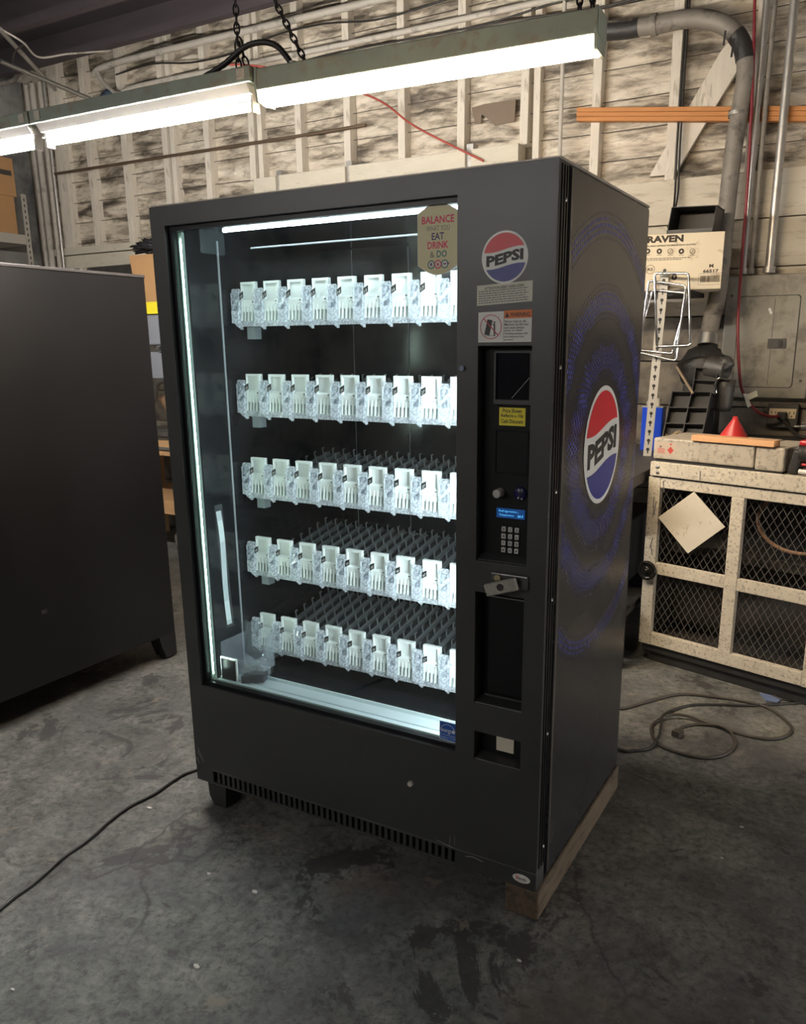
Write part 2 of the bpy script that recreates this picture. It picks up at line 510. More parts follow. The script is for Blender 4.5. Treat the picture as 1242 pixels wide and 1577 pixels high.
class MB:
    def __init__(self):
        self.v, self.f, self.m, self.s = [], [], [], []

    def add(self, vs, fs, mi=0, smooth=False):
        b = len(self.v)
        self.v += [V(v) for v in vs]
        for f in fs:
            self.f.append(tuple(b + i for i in f))
            self.m.append(mi)
            self.s.append(smooth)
        return self

    def box(self, x0, x1, y0, y1, z0, z1, mi=0):
        return self.add([(x0, y0, z0), (x1, y0, z0), (x1, y1, z0), (x0, y1, z0), (x0, y0, z1), (x1, y0, z1), (x1, y1, z1), (x0, y1, z1)],
                        [(0, 3, 2, 1), (4, 5, 6, 7), (0, 1, 5, 4), (1, 2, 6, 5), (2, 3, 7, 6), (3, 0, 4, 7)], mi)

    def fbox(self, o, A, B, C, mi=0):
        """Box with corner o and edge vectors A, B, C."""
        o, A, B, C = V(o), V(A), V(B), V(C)
        return self.add([o, o + A, o + A + B, o + B, o + C, o + A + C, o + A + B + C, o + B + C],
                        [(0, 3, 2, 1), (4, 5, 6, 7), (0, 1, 5, 4), (1, 2, 6, 5), (2, 3, 7, 6), (3, 0, 4, 7)], mi)

    def bar(self, p, q, w, h, up=(0, 0, 1), mi=0):
        p, q = V(p), V(q)
        d = (q - p).normalized()
        s = d.cross(V(up)).normalized()
        t = s.cross(d).normalized()
        return self.fbox(p - s * w / 2 - t * h / 2, q - p, s * w, t * h, mi)

    def cyl(self, p, q, r, r2=None, n=16, mi=0, smooth=True, caps=True):
        p, q = V(p), V(q)
        r2 = r if r2 is None else r2
        d = (q - p).normalized()
        a = d.orthogonal().normalized()
        b = d.cross(a)
        vs = []
        for k in range(n):
            t = 2 * math.pi * k / n
            w = a * math.cos(t) + b * math.sin(t)
            vs.append(p + w * r)
            vs.append(q + w * r2)
        self.add(vs, [(2 * k, 2 * ((k + 1) % n), 2 * ((k + 1) % n) + 1, 2 * k + 1) for k in range(n)], mi, smooth)
        if caps:
            self.add(vs[0::2], [tuple(range(n))[::-1]], mi)
            self.add(vs[1::2], [tuple(range(n))], mi)
        return self

    def tube(self, pts, r, n=8, mi=0, closed=False, caps=True):
        pts = [V(p) for p in pts]
        rr = r if isinstance(r, (list, tuple)) else [r] * len(pts)
        m = len(pts)
        prev = None
        vs = []
        for i, p in enumerate(pts):
            if closed:
                d = pts[(i + 1) % m] - pts[i - 1]
            else:
                d = pts[min(i + 1, m - 1)] - pts[max(i - 1, 0)]
            if d.length < 1e-9:
                d = V((0, 0, 1))
            d.normalize()
            if prev is None:
                a = d.orthogonal().normalized()
            else:
                a = (prev - d * prev.dot(d))
                a = a.normalized() if a.length > 1e-6 else d.orthogonal().normalized()
            prev = a
            b = d.cross(a)
            for k in range(n):
                t = 2 * math.pi * k / n
                vs.append(p + (a * math.cos(t) + b * math.sin(t)) * rr[i])
        fs = []
        for i in range(m if closed else m - 1):
            j = (i + 1) % m
            for k in range(n):
                k2 = (k + 1) % n
                fs.append((i * n + k, i * n + k2, j * n + k2, j * n + k))
        self.add(vs, fs, mi, True)
        if caps and not closed:
            self.add(vs[:n], [tuple(range(n))[::-1]], mi)
            self.add(vs[-n:], [tuple(range(n))], mi)
        return self

    def poly(self, pts, mi=0):
        return self.add(pts, [tuple(range(len(pts)))], mi)

    def prism(self, pts, D, mi=0, smooth=False):
        """Extrude a planar outline by vector D."""
        pts = [V(p) for p in pts]
        D = V(D)
        n = len(pts)
        self.add(pts, [tuple(range(n))[::-1]], mi)
        self.add([p + D for p in pts], [tuple(range(n))], mi)
        return self.add(pts + [p + D for p in pts], [(i, (i + 1) % n, n + (i + 1) % n, n + i) for i in range(n)], mi, smooth)

    def lathe(self, prof, c, axis=(0, 0, 1), n=24, mi=0):
        c, ax = V(c), V(axis).normalized()
        a = ax.orthogonal().normalized()
        b = ax.cross(a)
        vs = []
        for r, h in prof:
            for k in range(n):
                t = 2 * math.pi * k / n
                vs.append(c + ax * h + (a * math.cos(t) + b * math.sin(t)) * max(r, 1e-5))
        fs = []
        for i in range(len(prof) - 1):
            for k in range(n):
                k2 = (k + 1) % n
                fs.append((i * n + k, i * n + k2, (i + 1) * n + k2, (i + 1) * n + k))
        return self.add(vs, fs, mi, True)

    def blob(self, c, rx, ry, rz, mi=0, jit=0.0, nu=14, nv=9, fr=6.0):
        c = V(c)
        vs, fs = [], []
        for i in range(nv + 1):
            ph = math.pi * i / nv
            for k in range(nu):
                t = 2 * math.pi * k / nu
                d = V((math.sin(ph) * math.cos(t), math.sin(ph) * math.sin(t), math.cos(ph)))
                s = 1 + jit * noise.noise(d * fr * 0.5 + c * 3)
                vs.append(c + V((d.x * rx, d.y * ry, d.z * rz)) * s)
        for i in range(nv):
            for k in range(nu):
                k2 = (k + 1) % nu
                fs.append((i * nu + k, (i + 1) * nu + k, (i + 1) * nu + k2, i * nu + k2))
        return self.add(vs, fs, mi, True)

    def text(self, s, o, U, W, w=None, h=None, mi=0, bold=0.0, align='l', shear=0.0):
        """Flat lettering: o is the lower left (or centre) point, U and W unit vectors; fitted to w and/or h."""
        vs, fs, tw, th = text_outline(s, bold)
        if h is None:
            h = w * th / tw
        if w is None:
            w = h * tw / th
        o, U, W = V(o), V(U), V(W)
        off = {'l': 0.0, 'c': -0.5, 'r': -1.0}[align]
        return self.add([o + U * ((x + off) * w + shear * y * h) + W * (y * h) for x, y in vs], fs, mi)

    def disc(self, c, U, W, r, mi=0, n=40, r2=None):
        c, U, W = V(c), V(U), V(W)
        r2 = r if r2 is None else r2
        return self.poly([c + U * r * math.cos(2 * math.pi * k / n) + W * r2 * math.sin(2 * math.pi * k / n) for k in range(n)], mi)

    def ring(self, c, U, W, r0, r1, mi=0, n=40, t0=0.0, t1=2 * math.pi):
        c, U, W = V(c), V(U), V(W)
        vs, fs = [], []
        for k in range(n + 1):
            t = t0 + (t1 - t0) * k / n
            d = U * math.cos(t) + W * math.sin(t)
            vs += [c + d * r0, c + d * r1]
        for k in range(n):
            fs.append((2 * k, 2 * k + 1, 2 * k + 3, 2 * k + 2))
        return self.add(vs, fs, mi)

    def build(self, name, mats, parent=None, bevel=0.0, center=None, weld=False, seg=2):
        me = bpy.data.meshes.new(name)
        xs = [v.x for v in self.v]
        ys = [v.y for v in self.v]
        zs = [v.z for v in self.v]
        if center is None:
            center = V(((min(xs) + max(xs)) / 2, (min(ys) + max(ys)) / 2, min(zs) if parent is None else (min(zs) + max(zs)) / 2))
        c = V(center)
        me.from_pydata([v - c for v in self.v], [], self.f)
        if not isinstance(mats, (list, tuple)):
            mats = [mats]
        for mt in mats:
            me.materials.append(mt)
        me.polygons.foreach_set('material_index', self.m)
        me.polygons.foreach_set('use_smooth', self.s)
        if weld:
            bm = bmesh.new()
            bm.from_mesh(me)
            bmesh.ops.remove_doubles(bm, verts=bm.verts, dist=1e-5)
            bmesh.ops.recalc_face_normals(bm, faces=bm.faces)
            bm.to_mesh(me)
            bm.free()
        me.update()
        o = bpy.data.objects.new(name, me)
        COL.objects.link(o)
        put(o, Matrix.Translation(c), parent)
        if bevel:
            md = o.modifiers.new('bevel', 'BEVEL')
            md.width = bevel
            md.segments = seg
            md.limit_method = 'ANGLE'
            md.angle_limit = math.radians(40)
        return o


WM = {}


def put(o, mw, parent=None):
    """Place o at world matrix mw, under parent when given."""
    if parent is not None:
        o.parent = parent
        o.matrix_parent_inverse = WM[parent.name].inverted()
    o.matrix_basis = mw
    WM[o.name] = mw.copy()
    return o


def inst(src, name, loc, parent=None, rot=None):
    o = bpy.data.objects.new(name, src.data)
    COL.objects.link(o)
    for md in src.modifiers:
        n = o.modifiers.new(md.name, md.type)
        n.width, n.segments, n.limit_method, n.angle_limit = md.width, md.segments, md.limit_method, md.angle_limit
    mw = Matrix.Translation(V(loc))
    if rot is not None:
        mw = mw @ rot.to_4x4()
    return put(o, mw, parent)


def tag(o, label=None, cat=None, group=None, kind=None):
    if label:
        o['label'] = label
    if cat:
        o['category'] = cat
    if group:
        o['group'] = group
    if kind:
        o['kind'] = kind
    return o


def thing(name, loc, label, cat, group=None):
    o = bpy.data.objects.new(name, None)
    o.empty_display_size = 0.1
    COL.objects.link(o)
    put(o, Matrix.Translation(V(loc)))
    return tag(o, label, cat, group)


def spline(pts, n=8):
    """Catmull-Rom through pts."""
    pts = [V(p) for p in pts]
    out = []
    m = len(pts)
    for i in range(m - 1):
        p0, p1, p2, p3 = pts[max(i - 1, 0)], pts[i], pts[i + 1], pts[min(i + 2, m - 1)]
        for k in range(n):
            t = k / n
            out.append(0.5 * ((2 * p1) + (p2 - p0) * t + (2 * p0 - 5 * p1 + 4 * p2 - p3) * t * t + (3 * p1 - p0 - 3 * p2 + p3) * t ** 3))
    out.append(pts[-1])
    return out


X_, Y_, Z_ = V((1, 0, 0)), V((0, 1, 0)), V((0, 0, 1))

# ------------------------------------------------------------------ room shell
WY = 3.0                                   # front face of the studs in the back wall
CEIL = 3.63
fl = MB().box(-4.9, 4.6, -6.2, 3.2, -0.1, 0.0).build('floor', FLOORM)
tag(fl, 'dark stained concrete workshop floor with scuffs and cracks', 'floor', kind='structure')

wb = MB().box(-4.9, 4.6, 3.10, 3.2, 0.0, 3.9).build('wall_back', DIRTYPLY)
tag(wb, 'back wall of open studs with crinkled insulation paper', 'wall', kind='structure')
wl = MB().box(-4.75, -4.62, -6.2, 3.1, 0.0, 3.9).build('wall_left', PLASTER)
tag(wl, 'blotchy grey plaster wall behind the cardboard box shelf', 'wall', kind='structure')
wr = MB().box(4.5, 4.6, -6.2, 3.1, 0.0, 3.9).build('wall_right', PLASTER)
tag(wr, 'grey plaster wall outside the picture on the right', 'wall', kind='structure')
wf = MB().box(-4.9, 4.6, -6.3, -6.2, 0.0, 3.9).build('wall_front', PLASTER)
tag(wf, 'grey plaster wall outside the picture behind the viewer', 'wall', kind='structure')
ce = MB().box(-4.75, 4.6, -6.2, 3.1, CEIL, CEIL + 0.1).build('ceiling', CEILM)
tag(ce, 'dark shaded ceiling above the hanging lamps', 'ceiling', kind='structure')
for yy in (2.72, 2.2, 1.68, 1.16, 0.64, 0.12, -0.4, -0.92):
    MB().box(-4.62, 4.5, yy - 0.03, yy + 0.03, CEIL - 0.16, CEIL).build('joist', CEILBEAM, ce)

studs = [-4.40, -4.11, -3.78, -3.383, -2.96, -2.553, -2.139, -1.744, -1.352, -0.952, -0.54, -0.138, 0.279, 0.693, 1.10, 1.506, 1.912, 2.318, 2.724]


def wall_bottom(x):
    if x < -2.3:
        return 2.24
    if x < -0.12:
        return 2.57
    return 2.30


for i, x in enumerate(studs):
    j = random.uniform(-0.006, 0.006)
    w = 0.05 if x > -4.0 else 0.12
    MB().fbox((x - w / 2 + j, WY, wall_bottom(x)), (w, 0, 0), (0, 0.1, 0), (-j * 1.5, 0, CEIL - wall_bottom(x))).build('stud', STUDM, wb, bevel=0.003)
for x in (-0.072, -2.895, -2.08):
    MB().box(x - 0.02, x + 0.02, WY + 0.012, WY + 0.1, wall_bottom(x), CEIL).build('stud', STUDM, wb, bevel=0.003)

# crinkled insulation paper, one panel in each bay
for i in range(len(studs) - 1):
    xa, xb = studs[i] + 0.026, studs[i + 1] - 0.026
    if studs[i] < -4.0:
        xa += 0.03
    z0 = min(wall_bottom(studs[i]), wall_bottom(studs[i + 1])) - 0.06
    nx, nz = 22, 84
    vs, fs = [], []
    for a in range(nz + 1):
        z = z0 + (CEIL - z0) * a / nz
        for b in range(nx + 1):
            u = b / nx
            x = xa + (xb - xa) * u
            ph = (z / 0.152) % 1.0
            bulge = 0.022 * math.sin(math.pi * ph) * (0.35 + 0.65 * math.sin(math.pi * u))
            q = V((x * 5.0, i * 7.3, z * 13.0))
            n1 = noise.noise(q) * 0.026 - abs(noise.noise(q * 1.7 + V((3, 1, 7)))) * 0.040 + abs(noise.noise(q * 3.9)) * 0.012
            edge = min(1.0, 6 * u, 6 * (1 - u))
            vs.append((x, min(3.094, 3.076 - bulge - (n1 * edge)), z))
    for a in range(nz):
        for b in range(nx):
            k = a * (nx + 1) + b
            fs.append((k, k + 1, k + nx + 2, k + nx + 1))
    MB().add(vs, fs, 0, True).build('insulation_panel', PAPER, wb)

# line wires holding the paper
WIREM = M('line_wire_dark', (0.06, 0.05, 0.042), 0.6, var=0.2)
z = 2.128
while z < 3.6:
    pts = []
    for k in range(40):
        x = -4.3 + 7.0 * k / 39
        pts.append((x, 3.040 + 0.006 * noise.noise(V((x * 2, z, 0))), z + 0.008 * noise.noise(V((x * 1.3, z * 5, 3)))))
    MB().tube(pts, 0.0022, 4).build('line_wire', WIREM, wb)
    z += 0.152

# torn brown patch
p = [at(*q, 3.03) for q in ((727, 166), (747, 160), (795, 153), (793, 187), (762, 193), (752, 183), (742, 176), (741, 190), (732, 191))]
MB().prism(p, (0, 0.004, 0), 0).build('torn_patch', M('torn_paper_brown', (0.20, 0.15, 0.11), 0.8, var=0.1), wb)

# boards: ledgers, lower boarding
MB().box(-4.28, -2.6, WY - 0.03, WY + 0.09, 2.19, 2.245).build('ledger_board', WHITEWASH, wb, bevel=0.004)
MB().box(-4.28, -2.6, WY - 0.01, WY + 0.09, 2.085, 2.185).build('ledger_board', WHITEWASH, wb, bevel=0.004)
for xa, xb in ((-2.12, -1.93), (-1.90, -1.36), (-1.33, -0.50), (-0.46, -0.16)):
    MB().box(xa, xb, WY - 0.03, WY + 0.09, 2.47, 2.575).build('ledger_board', WHITEWASH, wb, bevel=0.004)
for x in (-1.915, -1.345, -0.48):
    MB().box(x - 0.022, x + 0.022, WY - 0.005, WY + 0.09, 2.44, 2.61).build('joist_hanger', GALV, wb)
zz = [0.0, 0.40, 0.64, 0.88, 1.12, 1.36, 1.598, 1.836, 2.074, 2.306]
for k in range(len(zz) - 1):
    if zz[k + 1] < 2.08:
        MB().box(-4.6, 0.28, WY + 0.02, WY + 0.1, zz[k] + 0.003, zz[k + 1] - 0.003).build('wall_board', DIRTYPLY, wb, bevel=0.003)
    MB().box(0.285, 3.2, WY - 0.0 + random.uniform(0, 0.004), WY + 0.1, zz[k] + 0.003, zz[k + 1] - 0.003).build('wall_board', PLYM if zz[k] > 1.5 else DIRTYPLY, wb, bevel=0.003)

# diagonal brace and the short offcut of another
MB().prism([at(*q, 3.015) for q in ((1110, 80), (1128, 58), (1146, 92), (1040, 268), (1000, 272))], (0, 0.03, 0)).build('diagonal_brace', STUDM, wb, bevel=0.003)

# ------------------------------------------------------------------ hanging light fixtures
LA, LB, LC, LD = V((1.045, 0.665, 2.214)), V((-0.052, 0.585, 2.214)), V((-1.115, 0.556, 2.214)), V((-2.20, 0.527, 2.214))


def frame(p, q):
    e = (q - p).normalized()
    return e, V((e.y, -e.x, 0)).normalized() * -1


def extr(mb, prof, p, q, mi=0, smooth=False):
    """Extrude profile [(side, up)] from p to q."""
    e = (q - p).normalized()
    s = V((-e.y, e.x, 0))
    mb.prism([p + s * a + Z_ * b for a, b in prof], q - p, mi, smooth)
    return mb


e1 = (LA - LB).normalized()
t = thing('light_fixture', (LA + LB) / 2, 'green steel light with a glowing warm white wraparound lens, nearest the right', 'light fixture', 'hanging row of shop lights')
extr(MB(), [(-0.052, 0.038), (0.052, 0.038), (0.048, 0.102), (-0.048, 0.102)], LB, LA).build('housing', LAMPGREEN, t, bevel=0.004)
pr = []
for k in range(13):
    an = math.pi * k / 12
    pr.append((0.042 * math.cos(an), 0.0375 - 0.0375 * (math.sin(an) ** 0.6)))
extr(MB(), pr, LB + e1 * 0.006, LA - e1 * 0.012).build('lens', EM_WARM, t)
for P_ in (LA - e1 * 0.010, LB):
    extr(MB(), [(-0.046, 0.004), (0.046, 0.004), (0.055, 0.05), (0.051, 0.106), (-0.051, 0.106), (-0.055, 0.05)], P_, P_ + e1 * 0.008).build('end_cap', LAMPGREEN, t, bevel=0.002)


def strip_light(P0, P1, label):
    t = thing('light_fixture', (P0 + P1) / 2, label, 'light fixture', 'hanging row of shop lights')
    e = (P1 - P0).normalized()
    hs = extr(MB(), [(-0.055, 0.066), (0.055, 0.066), (0.058, 0.070), (0.058, 0.112), (-0.058, 0.112), (-0.058, 0.070)], P0, P1).build('housing', LAMPGREEN, t, bevel=0.003)
    extr(MB(), [(-0.050, 0.0655), (-0.032, 0.040), (0.032, 0.040), (0.050, 0.0655)], P0 + e * 0.02, P1 - e * 0.02).build('reflector', LAMPWHITE, t)
    MB().cyl(P0 + e * 0.035 + Z_ * 0.012, P1 - e * 0.035 + Z_ * 0.010, 0.0140, n=14).build('lamp_tube', EM_TUBE, t)
    for q in (P0 + e * 0.022, P1 - e * 0.034):
        s = V((-e.y, e.x, 0))
        MB().fbox(q - s * 0.018 - Z_ * 0.012, e * 0.012, s * 0.036, Z_ * 0.055).build('lamp_socket', LAMPWHITE, t, bevel=0.003)
    for q in (P0 + e * 0.03, P1 - e * 0.05):
        s = V((e.y, -e.x, 0))
        MB().fbox(q + s * 0.054 + Z_ * 0.076, e * 0.03, s * 0.008, Z_ * 0.03).build('cover_clip', CONDWHT, hs, bevel=0.002)
    return t


strip_light(LC, LB - e1 * 0.012, 'green steel strip light with one bare glowing tube, middle of the hanging row')
strip_light(LD, LC - V((0.01, 0, 0)), 'green strip light with bare tube, farthest left of the hanging row')

# unseen fixtures behind the viewer, added to light the front of the machine
FILL_POS = ('left', 'middle', 'right')
for ia, (P0, P1) in enumerate(((V((-3.4, -4.6, 2.75)), V((-2.2, -4.6, 2.75))), (V((-2.0, -4.6, 2.75)), V((-0.8, -4.6, 2.75))), (V((-0.6, -4.6, 2.75)), V((0.6, -4.6, 2.75))))):
    t = thing('light_fixture', (P0 + P1) / 2, FILL_POS[ia] + ' white strip light behind the viewer, unseen, added to light the machine front', 'light fixture', 'added room fill lights')
    extr(MB(), [(-0.07, 0.052), (0.07, 0.052), (0.05, 0.105), (-0.05, 0.105)], P0, P1).build('housing', LAMPWHITE, t)
    MB().cyl(P0 + V((0.03, 0, 0.01)), P1 + V((-0.03, 0, 0.01)), 0.019, n=14).build('lamp_tube', EM_ROOM_FILL, t)
    for q in (P0 + V((0.02, 0, 0)), P1 - V((0.035, 0, 0))):
        MB().box(q.x, q.x + 0.015, q.y - 0.02, q.y + 0.02, q.z - 0.015, q.z + 0.055).build('lamp_socket', LAMPWHITE, t)
    for q in (P0 + V((0.1, 0, 0.1)), P1 + V((-0.1, 0, 0.1))):
        MB().cyl(q, (q.x, q.y, CEIL), 0.006, n=6).build('hanger_rod', STEEL, t)

# unseen low lights on the right wall, added to brighten the machine side
for ia, ya in enumerate((-0.4, 1.0)):
    t = thing('wall_fill_light', (4.45, ya + 0.6, 0.33), ('nearer', 'farther')[ia] + ' low white fill light on the right wall, unseen, added to light the machine side', 'light fixture', 'added right wall fill lights')
    MB().box(4.44, 4.50, ya, ya + 1.2, 0.34, 0.46).build('housing', LAMPWHITE, t)
    MB().cyl((4.415, ya + 0.03, 0.40), (4.415, ya + 1.17, 0.40), 0.019, n=14).build('lamp_tube', EM_WALL_FILL, t)
    for q in (ya + 0.012, ya + 1.173):
        MB().box(4.39, 4.44, q, q + 0.015, 0.38, 0.42).build('lamp_socket', LAMPWHITE, t)


def chain(p, q, label):
    p, q = V(p), V(q)
    d = (q - p).normalized()
    n = max(2, int((q - p).length / 0.026))
    mb = MB()
    a = d.orthogonal().normalized()
    b = d.cross(a)
    for k in range(n):
        c = p + d * (k + 0.5) * (q - p).length / n
        s = a if k % 2 else b
        mb.tube([c + d * 0.018 * math.sin(w) + s * 0.0085 * math.cos(w) for w in [2 * math.pi * i / 10 for i in range(10)]], 0.0032, 5, closed=True)
    return tag(mb.build('hanging_chain', CHAINM), label, 'chain', 'lamp chains')


top = 2.375
p1 = LB + (LC - LB).normalized() * 0.10 + Z_ * 0.1
chain(p1, (p1.x + 0.012, p1.y, CEIL - 0.16), 'dark iron chain rising straight up from the end of the middle lamp')
p2 = LB + (LC - LB).normalized() * 0.055 + Z_ * 0.1
chain(p2, p1 + V((0.004, 0.0, 0.12)), 'short slanting chain tied into the chain at the lamp joint')
p3 = LB + e1 * 0.165 + Z_ * 0.104
chain(p3, p3 + V((-0.66, 0.0, 1.14)), 'slanting dark chain from the warm lamp up to the left')
p4 = LA - e1 * 0.03 + Z_ * 0.104
chain(p4, (p4.x - 0.02, p4.y, CEIL - 0.16), 'right one of two chains at the far end of the warm lamp')
chain(p4 - e1 * 0.035, (p4.x - 0.06, p4.y, CEIL - 0.16), 'left one of two chains at the far end of the warm lamp')

fx = spline([LB + (LC - LB).normalized() * 0.36 + Z_ * 0.098, at(340, 103, 0.57), at(375, 74, 0.575), at(402, 65, 0.58), at(425, 70, 0.585), at(442, 88, 0.59), LB + e1 * 0.115 + Z_ * 0.102], 10)
mb = MB().tube(fx, [0.0085 + 0.0012 * (i % 2) for i in range(len(fx))], 8)
mb.cyl(fx[-1] + Z_ * 0.016, fx[-1], 0.014, n=10, mi=1)
tag(mb.build('flexible_conduit', [CORDBLK, STEEL]), 'black ribbed flexible conduit arching between two lamps', 'conduit')

# ------------------------------------------------------------------ pipes and wires along the wall


def run(name, pts, r, mat, label, cat, n=8, sm=8, group=None):
    pp_ = spline(pts, sm) if sm else [V(q) for q in pts]
    for q in pp_:
        q.z = max(q.z, r)
    return tag(MB().tube(pp_, r, n).build(name, mat), label, cat, group)


run('wall_conduit', [(-3.55, 2.93, 3.42), (-3.2, 2.93, 3.46), (-1.0, 2.93, 3.445), (0.4, 2.93, 3.44), (2.5, 2.93, 3.44)], 0.022, CONDWHT,
    'upper white painted conduit running along the studs near ceiling', 'conduit')
run('wall_conduit', [at(150, 112, 2.90), at(160, 128, 2.90), at(185, 145, 2.90), (-3.0, 2.92, 3.275), (-1.0, 2.92, 3.245), (2.5, 2.92, 3.24)], 0.017, CONDWHT,
    'lower white painted conduit with a bend at its left end', 'conduit')
run('threaded_rod', [(-4.13, 2.95, 2.80), (-2.9, 2.95, 2.795), (-1.6, 2.95, 2.788), (-1.18, 2.95, 2.79)], 0.010, M('rod_brown', (0.17, 0.12, 0.08), 0.5, metal=0.5, var=0.3),
    'thin brown rod fixed across the studs below the left lamps', 'rod', sm=3)
for k, (za, sag) in enumerate(((3.23, 0.03), (3.205, 0.05), (3.18, 0.035), (3.50, 0.03), (3.40, 0.06), (3.165, 0.02))):
    pts = []
    for i in range(15):
        x = -3.3 + 5.2 * i / 14
        pts.append((x, 2.945 - 0.008 * k, za - sag * abs(math.sin((x + k * 0.4) * 2.1)) + 0.01 * math.sin(5 * x + k)))
    run('wall_cable', pts, 0.0055, CORDBRN if k % 2 else CORDBLK,
        ['dark cable directly under the lower white conduit', 'brownish cable sagging under the lower conduit', 'dark cable, third below the lower conduit',
         'brown cable above the upper conduit near the ceiling', 'dark cable between the two white conduits', 'lowest brownish cable of the bundle under the conduits'][k], 'cable', 6, 4, 'cables along the stud wall')
run('red_string', [at(350, 99, 2.7), at(420, 106, 2.75), at(570, 148, 2.93), at(640, 195, 2.93), at(745, 248, 2.95)], 0.0065, STRRED,
    'red cord slanting down the studs behind the warm lamp', 'cord', 6, 6)
run('steel_strut', [at(0, 45, 1.8), at(85, 138, 2.5)], 0.014, GALV, 'steep steel strut in the upper left corner under the ceiling', 'strut', sm=0)
run('steel_strut', [at(0, 94, 1.9), at(152, 158, 2.6)], 0.015, STEEL, 'gently sloping dark steel strut crossing above the left lamps', 'strut', sm=0)
run('loose_wire', [at(2, 45, 1.7), at(35, 65, 1.8), at(60, 88, 2.0), at(105, 83, 2.2), at(170, 78, 2.5)], 0.006, CONDWHT, 'pale loose wire looping below the ceiling in the left corner', 'wire', 6)
run('loose_wire', [at(40, 66, 1.85), at(22, 82, 1.9), at(20, 110, 2.1)], 0.005, CORDBRN, 'short dark wire hanging in the top left corner', 'wire', 6)
run('bent_pipe', [at(-5, 130, 2.6), at(20, 124, 2.7), at(30, 112, 2.8), at(52, 108, 2.95)], 0.018, DUCTGREY, 'grey bent pipe end at the left edge above lamps', 'pipe')
b_ = MB().box(*[c for pr in zip(at(33, 128, 2.9), at(46, 108, 2.84)) for c in sorted(pr)]).build('junction_box', CONDWHT, None, bevel=0.003)
tag(b_, 'small whitewashed junction box in the upper left corner', 'junction box')
tag(MB().blob(at(168, 151, 2.9), 0.05, 0.05, 0.055, 0, 0.5).build('rag', M('rag_blue', (0.06, 0.09, 0.14), 0.8, var=0.3)), 'crumpled blue rag tucked behind the middle lamp', 'rag')
tag(MB().prism([at(*q, 2.92) for q in ((235, 128), (245, 129), (242, 143), (233, 140))], (0, 0.01, 0)).build('paper_tag', PINE), 'small orange tag hanging above the middle lamp', 'tag')

for k, (xx, r, mt) in enumerate(((-4.36, 0.020, CONDWHT), (-4.29, 0.026, CONDWHT), (-4.20, 0.018, CONDWHT), (-4.15, 0.012, GALV))):
    run('vertical_conduit', [(xx, 2.955, 1.2), (xx, 2.955, CEIL - 0.16)], r, mt,
        ['leftmost whitewashed conduit rising in the left corner', 'thickest whitewashed conduit in the left corner', 'third whitewashed conduit from the left corner',
         'thin steel conduit beside the left corner studs'][k], 'conduit', sm=0, group='corner conduits')

# right hand vertical conduits
for k, (xx, r, mt, zb, yy) in enumerate(((1.120, 0.016, GALV, 1.80, 2.930), (1.157, 0.012, DUCTGREY, 1.80, 2.934), (1.245, 0.021, GALV, 1.80, 2.926))):
    mb = MB().tube([(xx, yy, zb), (xx, yy, CEIL - 0.16)], r, 12)
    mb.cyl((xx, yy, zb), (xx, yy, zb + 0.03), r * 1.45, n=12)
    tag(mb.build('vertical_conduit', mt), ['left bright steel conduit rising from the electrical panel', 'thin brown conduit between two steel ones above the electrical panel',
                                         'thick galvanised conduit rising from the electrical panel'][k], 'conduit', 'panel conduits')
run('thin_post', [(0.098, 2.95, 2.3), (0.098, 2.95, CEIL - 0.16)], 0.012, CONDWHT, 'slim whitewashed pipe on the wall beside the double stud', 'pipe', sm=0)
for dx in (0.0, 0.014):
    run('hanging_wire', [(0.735 + dx, 2.97, 3.4), (0.735 + dx, 2.97, 2.5), (0.742 + dx, 2.96, 2.2), (0.745 - dx, 2.90, 2.05)], 0.006, CORDBLK,
        ['black wire running down the stud to the black bin, left strand', 'black wire running down the stud to the black bin, right strand'][int(dx > 0)], 'wire', 6)
run('ceiling_wire', [at(1163, 0, 2.88), at(1160, 120, 2.88), at(1152, 280, 2.88), at(1143, 400, 2.86), at(1137, 500, 2.8), at(1140, 580, 2.78), at(1147, 608, 2.78), at(1165, 632, 2.8), at(1185, 641, 2.86), at(1200, 641, 2.90)], 0.0075, CORDRED,
    'dark red power cord hanging from above down to the wall outlet', 'cord', 8)

# orange timber rail on the wall
a0, b0 = at(888, 186, 2.952), at(1290, 186, 2.952)
mb = MB()
ax = (b0 - a0)
for k in range(3):
    o = a0 + Z_ * (0.0225 * k)
    mb.fbox(o, ax, (0, 0.045, 0), Z_ * 0.0212)
t = tag(mb.build('timber_rail', PINE, None, bevel=0.002), 'orange grooved timber rail crossing the studs behind the duct', 'rail')
for xk in (1139,):
    c = at(xk, 175, 2.944)
    mb = MB().box(c.x - 0.05, c.x - 0.01, c.y - 0.006, c.y + 0.012, c.z - 0.02, c.z + 0.02)
    tag(mb.build('strap_bracket', CHROME, None, bevel=0.002), 'small shiny metal bracket on the orange timber rail', 'bracket')

# ------------------------------------------------------------------ the big vending machine
MW, MD, MH, ZB = 1.18, 0.74, 1.83, 0.088      # width, depth, top, bottom of the door
vm = thing('vending_machine', (MW / 2, MD / 2, 0), 'black glass front vending machine with lit rows of clear white product holders', 'vending machine')


